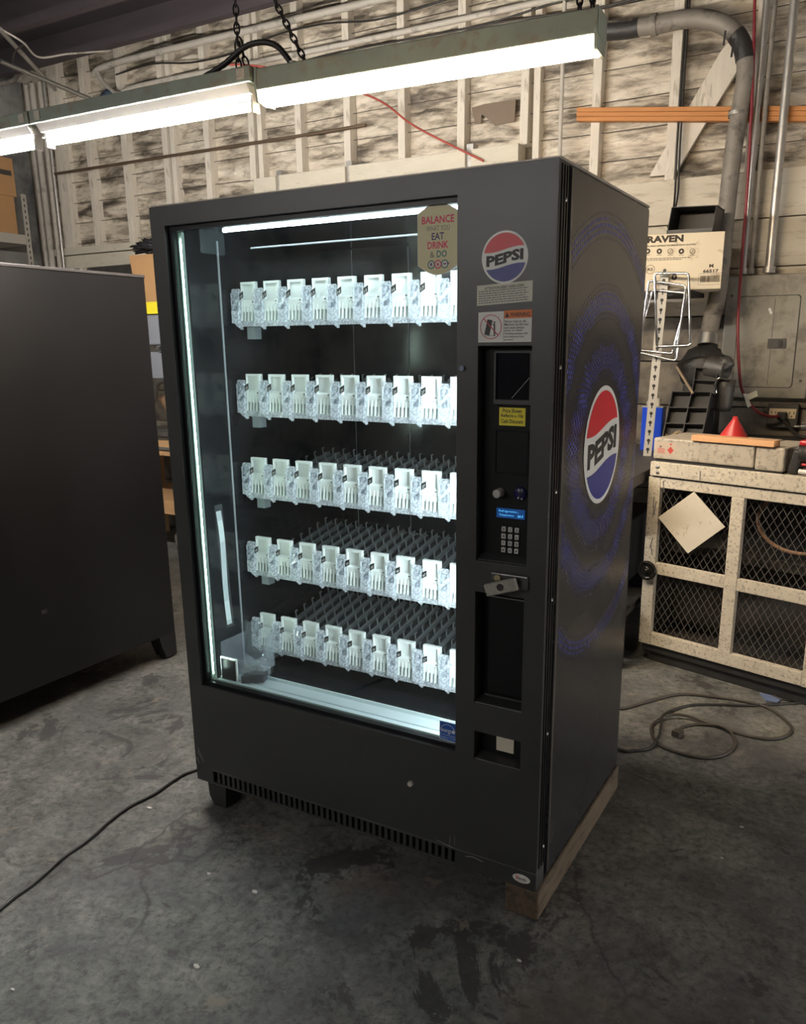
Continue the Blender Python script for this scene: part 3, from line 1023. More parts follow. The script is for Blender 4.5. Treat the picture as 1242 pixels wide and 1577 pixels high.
def plate_holes(mb, x0, x1, z0, z1, holes, y0, y1, mi=0):
    """Slab in the xz plane between y0 and y1 with rectangular holes (x0,x1,z0,z1)."""
    xs = sorted({x0, x1, *[h[0] for h in holes], *[h[1] for h in holes]})
    zs = sorted({z0, z1, *[h[2] for h in holes], *[h[3] for h in holes]})
    nx, nz = len(xs) - 1, len(zs) - 1

    def solid(i, k):
        if i < 0 or k < 0 or i >= nx or k >= nz:
            return False
        cx, cz = (xs[i] + xs[i + 1]) / 2, (zs[k] + zs[k + 1]) / 2
        return not any(h[0] < cx < h[1] and h[2] < cz < h[3] for h in holes)
    for i in range(nx):
        for k in range(nz):
            if not solid(i, k):
                continue
            a, b, c, d = xs[i], xs[i + 1], zs[k], zs[k + 1]
            mb.poly([(a, y0, c), (b, y0, c), (b, y0, d), (a, y0, d)], mi)
            mb.poly([(a, y1, d), (b, y1, d), (b, y1, c), (a, y1, c)], mi)
            if not solid(i - 1, k):
                mb.poly([(a, y0, d), (a, y1, d), (a, y1, c), (a, y0, c)], mi)
            if not solid(i + 1, k):
                mb.poly([(b, y0, c), (b, y1, c), (b, y1, d), (b, y0, d)], mi)
            if not solid(i, k - 1):
                mb.poly([(a, y0, c), (a, y1, c), (b, y1, c), (b, y0, c)], mi)
            if not solid(i, k + 1):
                mb.poly([(a, y0, d), (b, y0, d), (b, y1, d), (a, y1, d)], mi)
    return mb


WIN = (0.053, 0.946, 0.430, 1.779)
PAY = (1.000, 1.130, 0.955, 1.457)
DEL = (0.999, 1.127, 0.580, 0.876)
CUP = (1.000, 1.128, 0.422, 0.503)
door = plate_holes(MB(), 0.0, MW, 0.142, MH, [WIN, PAY, DEL, CUP], 0.0, 0.058).build('door', BLACKPAINT, vm, bevel=0.006, weld=True, seg=3)
# side edge of the door: channels between door and cabinet
plate_holes(MB(), 0.012, MW - 0.010, 0.10, MH - 0.006, [(0.045, 1.06, 0.414, 1.786)], 0.0585, 0.0735).build('door_gasket', BLACKRUB, vm, weld=True)
for yy in (0.018, 0.034, 0.050):
    MB().box(MW - 0.0005, MW + 0.0022, yy - 0.0035, yy + 0.0035, 0.15, MH - 0.008).build('edge_channel', BLACKTRIM, vm)
scr = MB().lathe([(0.0, 0.003), (0.004, 0.0028), (0.0055, 0.0)], (0, 0, 0), (1, 0, 0), 10).build('hinge_screw', STEEL, vm)
put(scr, Matrix.Translation((MW + 0.002, 0.042, 1.755)), vm)
for zz_ in (1.41, 1.13, 0.87, 0.52, 0.20):
    inst(scr, 'hinge_screw', (MW + 0.002, 0.042, zz_), vm)

# lower front: vent grille
vg = plate_holes(MB(), 0.0, MW, ZB, 0.1415, [(0.072, 0.945, 0.0955, 0.1335)], 0.001, 0.057).build('vent_grille', BLACKPAINT, vm, bevel=0.002, weld=True)
slat = MB().box(-0.0052, 0.0052, 0.004, 0.03, 0.0955, 0.1335).build('grille_slat', BLACKPAINT, vg)
sl0 = slat.matrix_basis.translation.copy()
put(slat, Matrix.Translation((0.092, sl0.y, sl0.z)), vg)
for k in range(1, 42):
    inst(slat, 'grille_slat', (0.092 + 0.0204 * k, sl0.y, sl0.z), vg)
MB().box(0.066, 0.95, 0.034, 0.05, 0.0925, 0.137).build('grille_back', BLACKRUB, vg)

# cabinet shell
mb = MB()
mb.box(0.004, 0.040, 0.074, MD, ZB + 0.004, MH - 0.003)
mb.box(MW - 0.036, MW - 0.0005, 0.074, MD, ZB + 0.004, MH - 0.003)
mb.box(0.040, MW - 0.036, 0.074, MD, MH - 0.040, MH - 0.003)
mb.box(0.040, MW - 0.036, 0.074, MD, ZB + 0.004, 0.41)
mb.box(0.040, MW - 0.036, MD - 0.03, MD, 0.41, MH - 0.040)
mb.build('cabinet', BLACKSIDE, vm, bevel=0.003)
mb = MB()
mb.box(0.0405, 0.055, 0.076, MD - 0.031, 0.412, MH - 0.041)
mb.box(1.05, 1.064, 0.076, MD - 0.031, 0.412, MH - 0.041)
mb.box(0.055, 1.05, 0.076, MD - 0.031, MH - 0.055, MH - 0.041)
mb.box(0.055, 1.05, 0.140, MD - 0.031, 0.412, 0.428)
mb.box(0.055, 1.05, MD - 0.05, MD - 0.031, 0.428, MH - 0.055)
mb.build('interior_liner', LINER, vm)
MB().box(0.055, 0.0575, 0.196, 0.202, 0.43, 1.76).build('liner_edge', LINEREDGE, vm)
for x_ in (0.20, 0.42, 0.66):
    MB().box(x_, x_ + 0.002, MD - 0.0515, MD - 0.0502, 0.43, 1.77).build('back_seam', LINEREDGE, vm)
# top face plate lip
MB().box(0.0, MW, 0.006, MD, MH - 0.001, MH + 0.0045).build('top_lip', M('top_edge_worn', (0.34, 0.30, 0.26), 0.45, metal=0.3, var=0.3, vs=14), vm)

# side panel: wrap graphic
PX = MW + 0.0005
sw = MB().box(MW - 0.0008, PX, 0.092, MD - 0.003, ZB + 0.012, MH - 0.008).build('side_wrap', BLACKSIDE, vm)
MB().box(MW - 0.0008, PX + 0.0006, 0.076, 0.0905, ZB + 0.012, MH - 0.008).build('side_trim', M('side_trim_grey', (0.075, 0.068, 0.062), 0.35, metal=0.3, var=0.2, vs=3), vm)
LY, LZ = 0.392, 1.200
mb = MB()
xq = PX + 0.0004


def dash(r, th, ln, wd, mi):
    c, s = math.cos(th), math.sin(th)
    for yy, zq in ((LY + r * c, LZ + r * s),):
        if not (0.094 < yy < MD - 0.006 and 0.12 < zq < 1.80):
            return
    # dashes stand near upright, as printed
    vy = LY + r * c
    vz = LZ + r * s
    mb.poly([(xq, vy - wd, vz - ln), (xq, vy + wd, vz - ln), (xq, vy + wd, vz + ln), (xq, vy - wd, vz + ln)], mi)


GROUPS = ((0.180, 0.280, 10, 100), (0.322, 0.404, 8, 165), (0.512, 0.568, 5, 235))
for g0, g1, nr, nd in GROUPS:
    for k in range(nr):
        fr = k / (nr - 1)
        st = math.sin(math.pi * (0.12 + 0.80 * fr))
        r = g0 + (g1 - g0) * fr
        for j in range(nd):
            th = 2 * math.pi * (j + 0.5 * (k % 2)) / nd
            wob = 0.010 * math.sin(4 * th + 1.2) + 0.006 * math.sin(9 * th)
            side = abs(math.cos(th))
            amp = st * (0.62 + 0.38 * side) * (0.85 + 0.3 * math.sin(23 * th) * side)
            mi = 0 if amp < 0.42 else (1 if amp < 0.78 else 2)
            sc = 0.55 + 0.55 * st
            dash(r + wob * side, th, 0.0044 * sc, 0.0025 * sc + 0.0004, mi)
mb.build('dot_pattern', DOTS, sw)


def pepsi(mb, c, U, W, N, R, shear=0.0):
    """Round emblem: white disc, red cap, blue bowl, wave band, lettering. mats: white, red, blue, black."""
    c, U, W, N = V(c), V(U), V(W), V(N)
    mb.disc(c + N * 0.0004, U, W, R, 0, 64)

    def wave(x, k):
        return k + 0.075 * math.sin(x * 2.4 / 0.92) + 0.05 * x
    r = 0.92
    for sgn, k, mi in ((1, 0.30, 1), (-1, -0.34, 2)):
        pts = []
        xs = [-r + 2 * r * i / 200 for i in range(201)]
        ok = [x for x in xs if abs(wave(x, k)) < math.sqrt(max(0, r * r - x * x))]
        xa, xb = ok[0], ok[-1]
        for i in range(25):
            x = xa + (xb - xa) * i / 24
            pts.append((x, wave(x, k)))
        a1 = math.atan2(wave(xb, k), xb)
        a0 = math.atan2(wave(xa, k), xa)
        if sgn > 0:
            if a0 < 0:
                a0 += 2 * math.pi
            for i in range(1, 32):
                t = a1 + (a0 - a1) * i / 32
                pts.append((r * math.cos(t), r * math.sin(t)))
        else:
            if a0 > 0:
                a0 -= 2 * math.pi
            for i in range(1, 32):
                t = a1 + (a0 - a1) * i / 32
                pts.append((r * math.cos(t), r * math.sin(t)))
        mb.poly([c + N * 0.0008 + U * (x * R) + W * (y * R) for x, y in pts], mi)
    vs, fs, tw, th = text_outline('PEPSI', 0.05)
    w, h = 1.60 * R, 0.42 * R
    P_ = []
    for x, y in vs:
        u = (x - 0.5) * w
        P_.append(c + N * 0.0009 + U * u + W * ((y - 0.5) * h * (1 + 0.02 * abs(x - 0.5)) - 0.02 * R + 0.10 * u + 0.045 * R * math.sin((x - 0.5) * 5.0)))
    mb.add(P_, fs, 3)
    return mb


LOGOM = [LOGOWHITE, LOGORED, LOGOBLUE, PRINTBLK]
o = pepsi(MB(), (xq + 0.0003, LY, LZ), Y_, Z_, X_, 0.155).build('side_emblem', LOGOM, sw)
o['label'] = 'large round red, white and blue emblem'
o = pepsi(MB(), (1.062, -0.0006, 1.6435), X_, Z_, -Y_, 0.0545).build('front_emblem', LOGOM, door)
o['label'] = 'small round red, white and blue emblem'

# stickers beside the window
yf = -0.0008
o = MB()
o.poly([(0.9965, yf, 1.544), (1.1285, yf, 1.5505), (1.1285, yf, 1.5935), (0.9965, yf, 1.587)], 0)
o.text('ATTENTION DEBIT CARD USERS', (1.062, yf - 0.0003, 1.5795), V((1, 0, 0.049)).normalized(), Z_, w=0.094, h=0.0056, mi=1, bold=0.012, align='c')
for k in range(6):
    x = 1.0005
    zl = 1.5735 - 0.0049 * k
    xe = 1.119 - (0.006 if k in (1, 3) else 0.0)
    while x < xe:
        w = random.uniform(0.003, 0.011)
        w = min(w, xe - x)
        zs_ = zl + (x - 0.9965) * 0.049
        o.poly([(x, yf - 0.0003, zs_ - 0.0010), (x + w, yf - 0.0003, zs_ + w * 0.049 - 0.0010), (x + w, yf - 0.0003, zs_ + w * 0.049 + 0.0009), (x, yf - 0.0003, zs_ + 0.0009)], 2)
        x += w + 0.0015
o.build('card_notice', [STICKCREAM, PRINTBLK, PRINTGRY], door)
o = MB()
o.poly([(1.0005, yf, 1.465), (1.1285, yf, 1.4655), (1.1285, yf, 1.533), (1.0005, yf, 1.530)], 0)
o.poly([(1.0635, yf - 0.0003, 1.5155), (1.1288, yf - 0.0003, 1.5165), (1.1288, yf - 0.0003, 1.5335), (1.0635, yf - 0.0003, 1.5325)], 1)
o.text('WARNING', (1.0775, yf - 0.0006, 1.5190), X_, Z_, w=0.047, h=0.0098, mi=2, bold=0.018)
o.poly([(1.0655, yf - 0.0006, 1.5185), (1.0755, yf - 0.0006, 1.5185), (1.0705, yf - 0.0006, 1.5290)], 2)
for k, ln in enumerate(('Never rock or tilt.', 'Machine can fall over', 'and cause serious', 'injury or death.', 'Vending machine will', 'not dispense free', 'product.')):
    o.text(ln, (1.0650, yf - 0.0004, 1.5070 - 0.0066 * k), X_, Z_, h=0.0052, w=0.0027 * len(ln), mi=2, bold=0.01)
o.poly([(1.0625, yf - 0.0004, 1.466), (1.0632, yf - 0.0004, 1.466), (1.0632, yf - 0.0004, 1.5315), (1.0625, yf - 0.0004, 1.5315)], 2)
cc = V((1.0315, yf - 0.0004, 1.4985))
o.poly([cc + V((-0.016, 0, -0.0165)), cc + V((-0.0035, 0, -0.0185)), cc + V((0.004, 0, 0.014)), cc + V((-0.0085, 0, 0.0165))], 2)
o.poly([cc + V((-0.016, 0, -0.0195)), cc + V((0.012, 0, -0.0195)), cc + V((0.012, 0, -0.0187)), cc + V((-0.016, 0, -0.0187))], 2)
o.disc(cc + V((0.0085, 0, 0.0095)), X_, Z_, 0.0021, 2, 12)
o.poly([cc + V((0.0068, 0, -0.006)), cc + V((0.0102, 0, -0.006)), cc + V((0.0098, 0, 0.007)), cc + V((0.0072, 0, 0.007))], 2)
o.poly([cc + V((0.0035, 0, 0.0045)), cc + V((0.0085, 0, 0.0025)), cc + V((0.0085, 0, 0.0045)), cc + V((0.0035, 0, 0.0062))], 2)
o.poly([cc + V((0.0066, 0, -0.0187)), cc + V((0.0080, 0, -0.0187)), cc + V((0.0082, 0, -0.006)), cc + V((0.0068, 0, -0.006))], 2)
o.poly([cc + V((0.0092, 0, -0.0187)), cc + V((0.0106, 0, -0.0187)), cc + V((0.0102, 0, -0.006)), cc + V((0.0088, 0, -0.006))], 2)
o.ring(cc + V((0, -0.0003, 0)), X_, Z_, 0.0248, 0.0263, 3, 40)
d_ = V((0.7, 0, -0.714))
n_ = V((0.714, 0, 0.7))
o.poly([cc - d_ * 0.0255 - n_ * 0.0011 + V((0, -0.0005, 0)), cc + d_ * 0.0255 - n_ * 0.0011 + V((0, -0.0005, 0)), cc + d_ * 0.0255 + n_ * 0.0011 + V((0, -0.0005, 0)), cc - d_ * 0.0255 + n_ * 0.0011 + V((0, -0.0005, 0))], 3)
o.build('tilt_warning', [STICKWHITE, ORANGE, PRINTBLK, M('print_red', (0.50, 0.02, 0.06), 0.5, var=0.03)], door)

# window: gasket, glass, glass edge
mb = plate_holes(MB(), WIN[0] + 0.0005, WIN[1] - 0.0005, WIN[2] + 0.0005, WIN[3] - 0.0005, [(WIN[0] + 0.014, WIN[1] - 0.004, WIN[2] + 0.012, WIN[3] - 0.013)], 0.012, 0.030)
mb.build('window_gasket', BLACKTRIM, vm, weld=True)
MB().box(WIN[0] + 0.0135, WIN[1] - 0.0035, 0.0205, 0.0245, WIN[2] + 0.0115, WIN[3] - 0.0125).build('window_glass', GLASS, vm)
for xg, wg in ((WIN[0] + 0.0165, 0.0018), (WIN[0] + 0.0270, 0.0014)):
    MB().box(xg, xg + wg, 0.031, 0.042, WIN[2] + 0.012, WIN[3] - 0.014).build('glass_edge', GLASSEDGE, vm)
MB().box(WIN[0] + 0.0190, WIN[0] + 0.0205, 0.0385, 0.0410, WIN[2] + 0.03, WIN[3] - 0.03).build('edge_lamp', EM_EDGE, vm)
MB().box(WIN[0] + 0.014, WIN[1] - 0.004, 0.0315, 0.034, WIN[2] + 0.0125, WIN[2] + 0.0165).build('glass_edge', GLASSEDGE, vm)

# balance sticker on the glass
gy = 0.0198
o = MB()
bx0, bx1, bz0, bz1 = 0.8335, 0.9405, 1.632, 1.757
pts = [(bx0, bz0 + 0.006)]
for k in range(9):
    t = k / 8
    pts.append((bx0 + (bx1 - bx0) * t, bz0 + 0.006 - 0.022 * math.sin(math.pi * t)))
pts2 = []
for k in range(9):
    t = k / 8
    pts2.append((bx1 - (bx1 - bx0) * t, bz1 - 0.006 + 0.020 * math.sin(math.pi * t)))
ol = pts[1:] + pts2
cx, cz = (bx0 + bx1) / 2, (bz0 + bz1) / 2
o.poly([(x, gy, z) for x, z in ol], 0)
o.poly([(cx + (x - cx) * 0.955, gy - 0.0002, cz + (z - cz) * 0.965) for x, z in ol], 1)
for s_, zt, w, h, mi, bd in (('BALANCE', 1.7275, 0.083, 0.0165, 2, 0.02), ('WHAT YOU', 1.7115, 0.060, 0.0115, 3, 0.0), ('EAT', 1.6925, 0.032, 0.0155, 4, 0.02), ('DRINK', 1.6735, 0.054, 0.0155, 2, 0.02)):
    o.text(s_, (cx, gy - 0.0004, zt), X_, Z_, w=w, h=h, mi=mi, bold=bd, align='c')
o.text('&', (cx - 0.021, gy - 0.0004, 1.6545), X_, Z_, w=0.012, h=0.0135, mi=3)
o.text('DO', (cx - 0.003, gy - 0.0004, 1.6545), X_, Z_, w=0.026, h=0.0150, mi=5, bold=0.02)
for k, mi in ((-1, 5), (0, 2), (1, 5)):
    c3 = V((cx + 0.0175 * k, gy - 0.0004, 1.6395))
    o.ring(c3, X_, Z_, 0.0072, 0.0095, mi, 28)
    o.disc(c3, X_, Z_, 0.0070, 6, 24)
o.poly([(cx - 0.0195, gy - 0.0006, 1.637), (cx - 0.0155, gy - 0.0006, 1.637), (cx - 0.0152, gy - 0.0006, 1.643), (cx - 0.0198, gy - 0.0006, 1.643)], 4)
o.disc((cx, gy - 0.0006, 1.6395), X_, Z_, 0.0030, 2, 14)
o.poly([(cx + 0.0135, gy - 0.0006, 1.6385), (cx + 0.0215, gy - 0.0006, 1.6385), (cx + 0.0215, gy - 0.0006, 1.641), (cx + 0.0135, gy - 0.0006, 1.641)], 4)
o.poly([(cx + 0.024, gy - 0.0006, 1.637), (cx + 0.030, gy - 0.0006, 1.6405), (cx + 0.024, gy - 0.0006, 1.644)], 4)
o.build('diet_sticker', [M('sticker_edge_white', (0.60, 0.56, 0.42), 0.4, var=0.05), GOLD, PINK, PRINTGRY, NAVY, TEAL, STICKCREAM], vm)

# energy label
o = MB()
o.poly([(0.889, gy, 0.446), (0.9415, gy, 0.443), (0.9415, gy, 0.4985), (0.889, gy, 0.4985)], 0)
o.poly([(0.8905, gy - 0.0002, 0.4475), (0.940, gy - 0.0002, 0.4447), (0.940, gy - 0.0002, 0.4970), (0.8905, gy - 0.0002, 0.4970)], 1)
o.ring((0.914, gy - 0.0004, 0.4690), X_, Z_, 0.0212, 0.0224, 0, 30, 0.1, math.pi - 0.1)
o.text('energy', (0.8945, gy - 0.0004, 0.4640), X_, Z_, w=0.030, h=0.0125, mi=0, bold=0.008)
st = []
for k in range(10):
    r = 0.0075 if k % 2 == 0 else 0.0034
    st.append((0.930 + r * math.sin(2 * math.pi * k / 10), gy - 0.0004, 0.4725 + r * math.cos(2 * math.pi * k / 10)))
o.poly(st, 0)
o.poly([(0.8905, gy - 0.0004, 0.4605), (0.940, gy - 0.0004, 0.4588), (0.940, gy - 0.0004, 0.4597), (0.8905, gy - 0.0004, 0.4614)], 0)
o.text('ENERGY STAR', (0.8920, gy - 0.0004, 0.4495), X_, Z_, w=0.0455, h=0.0062, mi=2, bold=0.01)
o.build('energy_label', [PRINTWHT, ESBLUE, M('print_pale_blue', (0.30, 0.45, 0.75), 0.5, var=0.03)], vm)

# pay panel
pp = MB().box(PAY[0] + 0.0005, PAY[1] - 0.0005, 0.030, 0.040, PAY[2] + 0.0005, PAY[3] - 0.0005).build('pay_panel', PANELBLK, vm)
py = 0.030
MB().fbox((PAY[0] + 0.001, 0.004, PAY[2] + 0.001), (PAY[1] - PAY[0] - 0.002, 0, 0), (0, 0.026, 0.012), (0, 0.002, 0.003)).build('panel_ledge', BLACKPAINT, pp)
fr_ = plate_holes(MB(), 1.030, 1.124, 1.326, 1.447, [(1.0365, 1.1175, 1.3385, 1.4405)], py - 0.010, py).build('reader_bezel', M('bezel_dark_grey', (0.035, 0.035, 0.036), 0.4, var=0.1), pp, bevel=0.002, weld=True)
MB().box(1.0367, 1.1173, py - 0.004, py - 0.0005, 1.3387, 1.4403).build('reader_screen', M('screen_black_gloss', (0.003, 0.003, 0.006), 0.08, var=0.1, spec=0.12), pp)
MB().bar((1.074, py - 0.0047, 1.341), (1.1165, py - 0.0047, 1.388), 0.0006, 0.0014).build('screen_crack', M('crack_grey', (0.25, 0.25, 0.25), 0.5), pp)
o = MB()
o.box(1.042, 1.107, py - 0.0008, py - 0.0001, 1.2785, 1.3195)
for k, ln in enumerate(('Price Shown', 'Reflects a 10\u00a2', 'Cash Discount')):
    o.text(ln, (1.0745, py - 0.0011, 1.3080 - 0.0120 * k), X_, Z_, w=(0.047, 0.055, 0.055)[k], h=0.0092, mi=1, bold=0.02, align='c')
o.build('price_sticker', [YELLOW, PRINTBLK], pp)
plate_holes(MB(), 1.0335, 1.1185, 1.165, 1.268, [(1.0365, 1.1155, 1.168, 1.265)], py - 0.0030, py).build('bill_bezel', PANELBLK, pp, bevel=0.001, weld=True)
MB().box(1.037, 1.115, py - 0.0012, py - 0.0002, 1.1685, 1.2645).build('bill_plate', PANELBLK, pp, bevel=0.0005)
MB().lathe([(0.0, -0.026), (0.0088, -0.026), (0.0102, -0.0245), (0.0106, 0.0)], (1.049, py, 1.121), (0, 1, 0), 28).build('return_knob', M('knob_grey', (0.40, 0.39, 0.36), 0.4, var=0.1), pp)
MB().lathe([(0.0, -0.004), (0.0150, -0.004), (0.0165, -0.002), (0.0165, 0.0)], (1.100, py, 1.122), (0, 1, 0), 32).build('coin_slot', M('coin_blue', (0.006, 0.006, 0.055), 0.25, var=0.2), pp)
MB().box(1.0988, 1.1012, py - 0.0055, py - 0.0035, 1.111, 1.134).build('coin_slit', PRINTBLK, pp)
MB().box(1.0940, 1.0975, py - 0.0055, py - 0.0038, 1.1095, 1.115).box(1.1030, 1.1070, py - 0.0055, py - 0.0038, 1.1085, 1.112).build('coin_guide', CHROME, pp)
o = MB()
o.box(1.040, 1.112, py - 0.0022, py - 0.0002, 1.0605, 1.0835)
o.text('Refrigeration...', (1.0465, py - 0.0026, 1.0735), X_, Z_, w=0.052, h=0.0062, mi=1)
o.text('Temperature', (1.0465, py - 0.0026, 1.0640), X_, Z_, w=0.038, h=0.0062, mi=1)
o.text('34 F', (1.0945, py - 0.0026, 1.0638), X_, Z_, w=0.014, h=0.0065, mi=1, bold=0.02)
o.build('display', [LCD, LCDTXT], pp)
keys = '123456789*0#'
for k in range(12):
    kx, kz = 1.0605 + 0.0168 * (k % 3), 1.0335 - 0.0170 * (k // 3)
    o = MB()
    o.box(kx - 0.0056, kx + 0.0056, py - 0.0055, py, kz - 0.0060, kz + 0.0060)
    ch = keys[k]
    if ch in '*#':
        o.disc((kx, py - 0.0058, kz), X_, Z_, 0.0022, 1, 10)
    else:
        o.text(ch, (kx, py - 0.0058, kz - 0.0036), X_, Z_, h=0.0072, w=0.0044 if ch != '1' else 0.0024, mi=1, bold=0.02, align='c')
    o.build('key', [KEYGREY, PRINTBLK], pp, bevel=0.0012)

# T-handle lock
lk = MB().box(1.041, 1.138, -0.0065, 0.0, 0.8985, 0.9325).build('lock_plate', M('lock_dark_metal', (0.10, 0.10, 0.10), 0.3, metal=0.7, var=0.3, vs=40), vm, bevel=0.003)
MB().cyl((1.062, -0.004, 0.921), (1.062, -0.012, 0.921), 0.0085, n=18).build('lock_core', M('brass_dull', (0.40, 0.36, 0.22), 0.3, metal=0.9, var=0.2), lk)
o = MB()
U_ = V((0.93, 0, 0.32)).normalized()
W_ = V((-U_.z, 0, U_.x))
c0 = V((1.078, -0.030, 0.905))
o.fbox(c0 - U_ * 0.042 - W_ * 0.0155, U_ * 0.084, (0, 0.012, 0), W_ * 0.031)
o.build('lock_bar', M('lock_bar_pitted', (0.34, 0.33, 0.29), 0.45, metal=0.6, var=0.25, vs=120, bump=0.4, bs=500), lk, bevel=0.003)
MB().cyl(c0 + V((0.0, -0.0003, 0.0005)), c0 + V((0, -0.0012, 0.0005)), 0.0088, n=22).build('keyhole', PRINTBLK, lk)
MB().cyl((1.085, -0.004, 0.910), (1.085, -0.026, 0.910), 0.007, n=14).build('lock_shaft', STEEL, lk)

# delivery compartment and change cup
dl = MB().box(DEL[0] + 0.0005, DEL[1] - 0.0005, 0.044, 0.050, DEL[2] + 0.0005, DEL[3] - 0.0005).build('delivery_recess', PANELBLK, vm)
MB().box(1.020, 1.1255, 0.030, 0.0435, 0.603, 0.8625).build('delivery_flap', PANELBLK, dl, bevel=0.003)
MB().box(1.020, 1.1255, 0.028, 0.0305, 0.8595, 0.8620).build('flap_edge', M('edge_worn_grey', (0.18, 0.18, 0.18), 0.35, metal=0.4), dl)
MB().box(1.018, 1.1255, 0.022, 0.030, 0.598, 0.6025).build('flap_edge', M('edge_worn_dim', (0.06, 0.06, 0.06), 0.35, metal=0.4), dl)
MB().fbox((DEL[0] + 0.001, 0.002, DEL[2] + 0.001), (DEL[1] - DEL[0] - 0.002, 0, 0), (0, 0.040, 0.010), (0, 0.001, 0.003)).build('recess_sill', BLACKPAINT, dl)
cu_ = MB().box(CUP[0] + 0.0005, CUP[1] - 0.0005, 0.036, 0.044, CUP[2] + 0.0005, CUP[3] - 0.0005).build('change_cup', PANELBLK, vm)
MB().fbox((CUP[0] + 0.001, 0.002, CUP[2] + 0.001), (CUP[1] - CUP[0] - 0.002, 0, 0), (0, 0.034, 0.008), (0, 0.001, 0.003)).build('cup_sill', BLACKPAINT, cu_)
MB().box(1.048, 1.096, 0.0335, 0.0358, 0.446, 0.487).build('cup_label', M('cup_label_tan', (0.62, 0.57, 0.46), 0.4, var=0.15, vs=30), cu_)
MB().cyl((0.811, 0.002, 0.300), (0.811, -0.008, 0.300), 0.0085, 0.0070, n=14).build('plug_screw', M('plug_chrome_dull', (0.55, 0.52, 0.46), 0.4, metal=0.2, var=0.35, vs=120), door)
MB().cyl((0.961, 0.001, 1.408), (0.961, -0.006, 1.408), 0.0065, n=14).build('window_latch', M('latch_grey_blue', (0.11, 0.13, 0.17), 0.4, metal=0.5), door)
# maker's oval
o = MB()
o.disc((1.140, -0.0006, 0.1165), X_, V((0, 0, 1)), 0.0245, 0, 32, 0.0125)
o.text('V', (1.1225, -0.0010, 0.1105), X_, Z_, w=0.010, h=0.014, mi=1, bold=0.02)
o.text('endo', (1.1315, -0.0010, 0.1125), X_, Z_, w=0.023, h=0.0085, mi=2, bold=0.02)
o.poly([(1.128, -0.0010, 0.1085), (1.152, -0.0010, 0.1085), (1.152, -0.0010, 0.1097), (1.128, -0.0010, 0.1097)], 3)
o.build('maker_badge', [STICKWHITE, LOGORED, PRINTBLK, PRINTGRY], door)
# scratches on the lower corners
o = MB()
for (x, z, dx, dz) in ((0.010, 0.19, 0.028, -0.03), (0.014, 0.205, 0.022, -0.045), (0.006, 0.17, 0.010, -0.02), (0.98, 0.128, 0.02, 0.006), (1.0, 0.134, 0.03, -0.006), (0.93, 0.145, 0.002, 0.03), (0.945, 0.15, 0.001, 0.028), (0.89, 0.150, 0.05, -0.008)):
    o.bar((x, -0.0004, z), (x + dx, -0.0004, z + dz), 0.0004, 0.0016, up=(0, 0.02, 1))
o.build('scratch_mark', M('scratch_grey', (0.24, 0.23, 0.21), 0.6, var=0.3, vs=60), vm)

# legs
for (x, y) in ((0.030, 0.016), (0.030, MD - 0.11)):
    mb = MB()
    mb.prism([(x, y, ZB + 0.004), (x + 0.078, y, ZB + 0.004), (x + 0.072, y, 0.0), (x + 0.022, y, 0.0), (x + 0.004, y, 0.03)], (0, 0.07, 0))
    mb.build('leg', BLACKRUB, vm, bevel=0.003)

sk = MB().box(1.092, MW + 0.006, 0.005, 0.750, 0.0, 0.0870).build('wooden_skid', OLDWOOD, None, bevel=0.006)
tag(sk, 'dark weathered wooden beam propping up the right side of the vending machine', 'wood beam')

# interior lamps
MB().cyl((0.185, 0.088, 1.7685), (0.935, 0.088, 1.7685), 0.0052, n=12).build('top_lamp', EM_CASE, vm)
mb = MB()
mb.box(0.12, 0.1215, 0.062, 0.158, 1.712, 1.775)
mb.build('lamp_shroud', CLEARSHR, vm)
MB().cyl((0.225, 0.150, 1.726), (0.94, 0.150, 1.726), 0.0025, n=8).build('shroud_rod', LINEREDGE, vm)
MB().box(0.9475, 0.956, 0.0595, 0.0735, 0.46, 1.72).build('side_lamp', LAMPWHITE, vm)
MB().add([(0.9472, 0.060, 0.47), (0.9472, 0.073, 0.47), (0.9472, 0.073, 1.71), (0.9472, 0.060, 1.71)], [(0, 1, 2, 3)]).build('side_lamp_lens', EM_SIDE, vm)
MB().box(0.06, 1.04, 0.060, 0.139, 0.418, 0.430).build('front_sill', SILL, vm, bevel=0.002)
MB().box(0.06, 1.04, 0.134, 0.140, 0.430, 0.440).build('sill_rib', SILL, vm)
MB().box(0.06, 1.04, 0.080, 0.084, 0.430, 0.434).build('sill_rib', SILL, vm)

# paper strip taped to the liner wall
mb = MB()
vs, fs = [], []
for k in range(13):
    t = k / 12
    zc, yc = 0.965 - 0.375 * t, 0.126 + 0.016 * t + 0.004 * math.sin(6 * t)
    for s_ in (-0.011, 0.011):
        vs.append((0.0562 + 0.0006 * math.sin(9 * t), yc + s_, zc))
for k in range(12):
    fs.append((2 * k, 2 * k + 1, 2 * k + 3, 2 * k + 2))
mb.add(vs, fs, 0)
mb.build('paper_strip', TAPEWHT, vm)
MB().add([(0.0566, 0.110, 0.985), (0.0566, 0.144, 0.985), (0.0566, 0.160, 0.58), (0.0566, 0.126, 0.58)], [(0, 1, 2, 3)]).build('clear_tape', TAPECLR, vm)

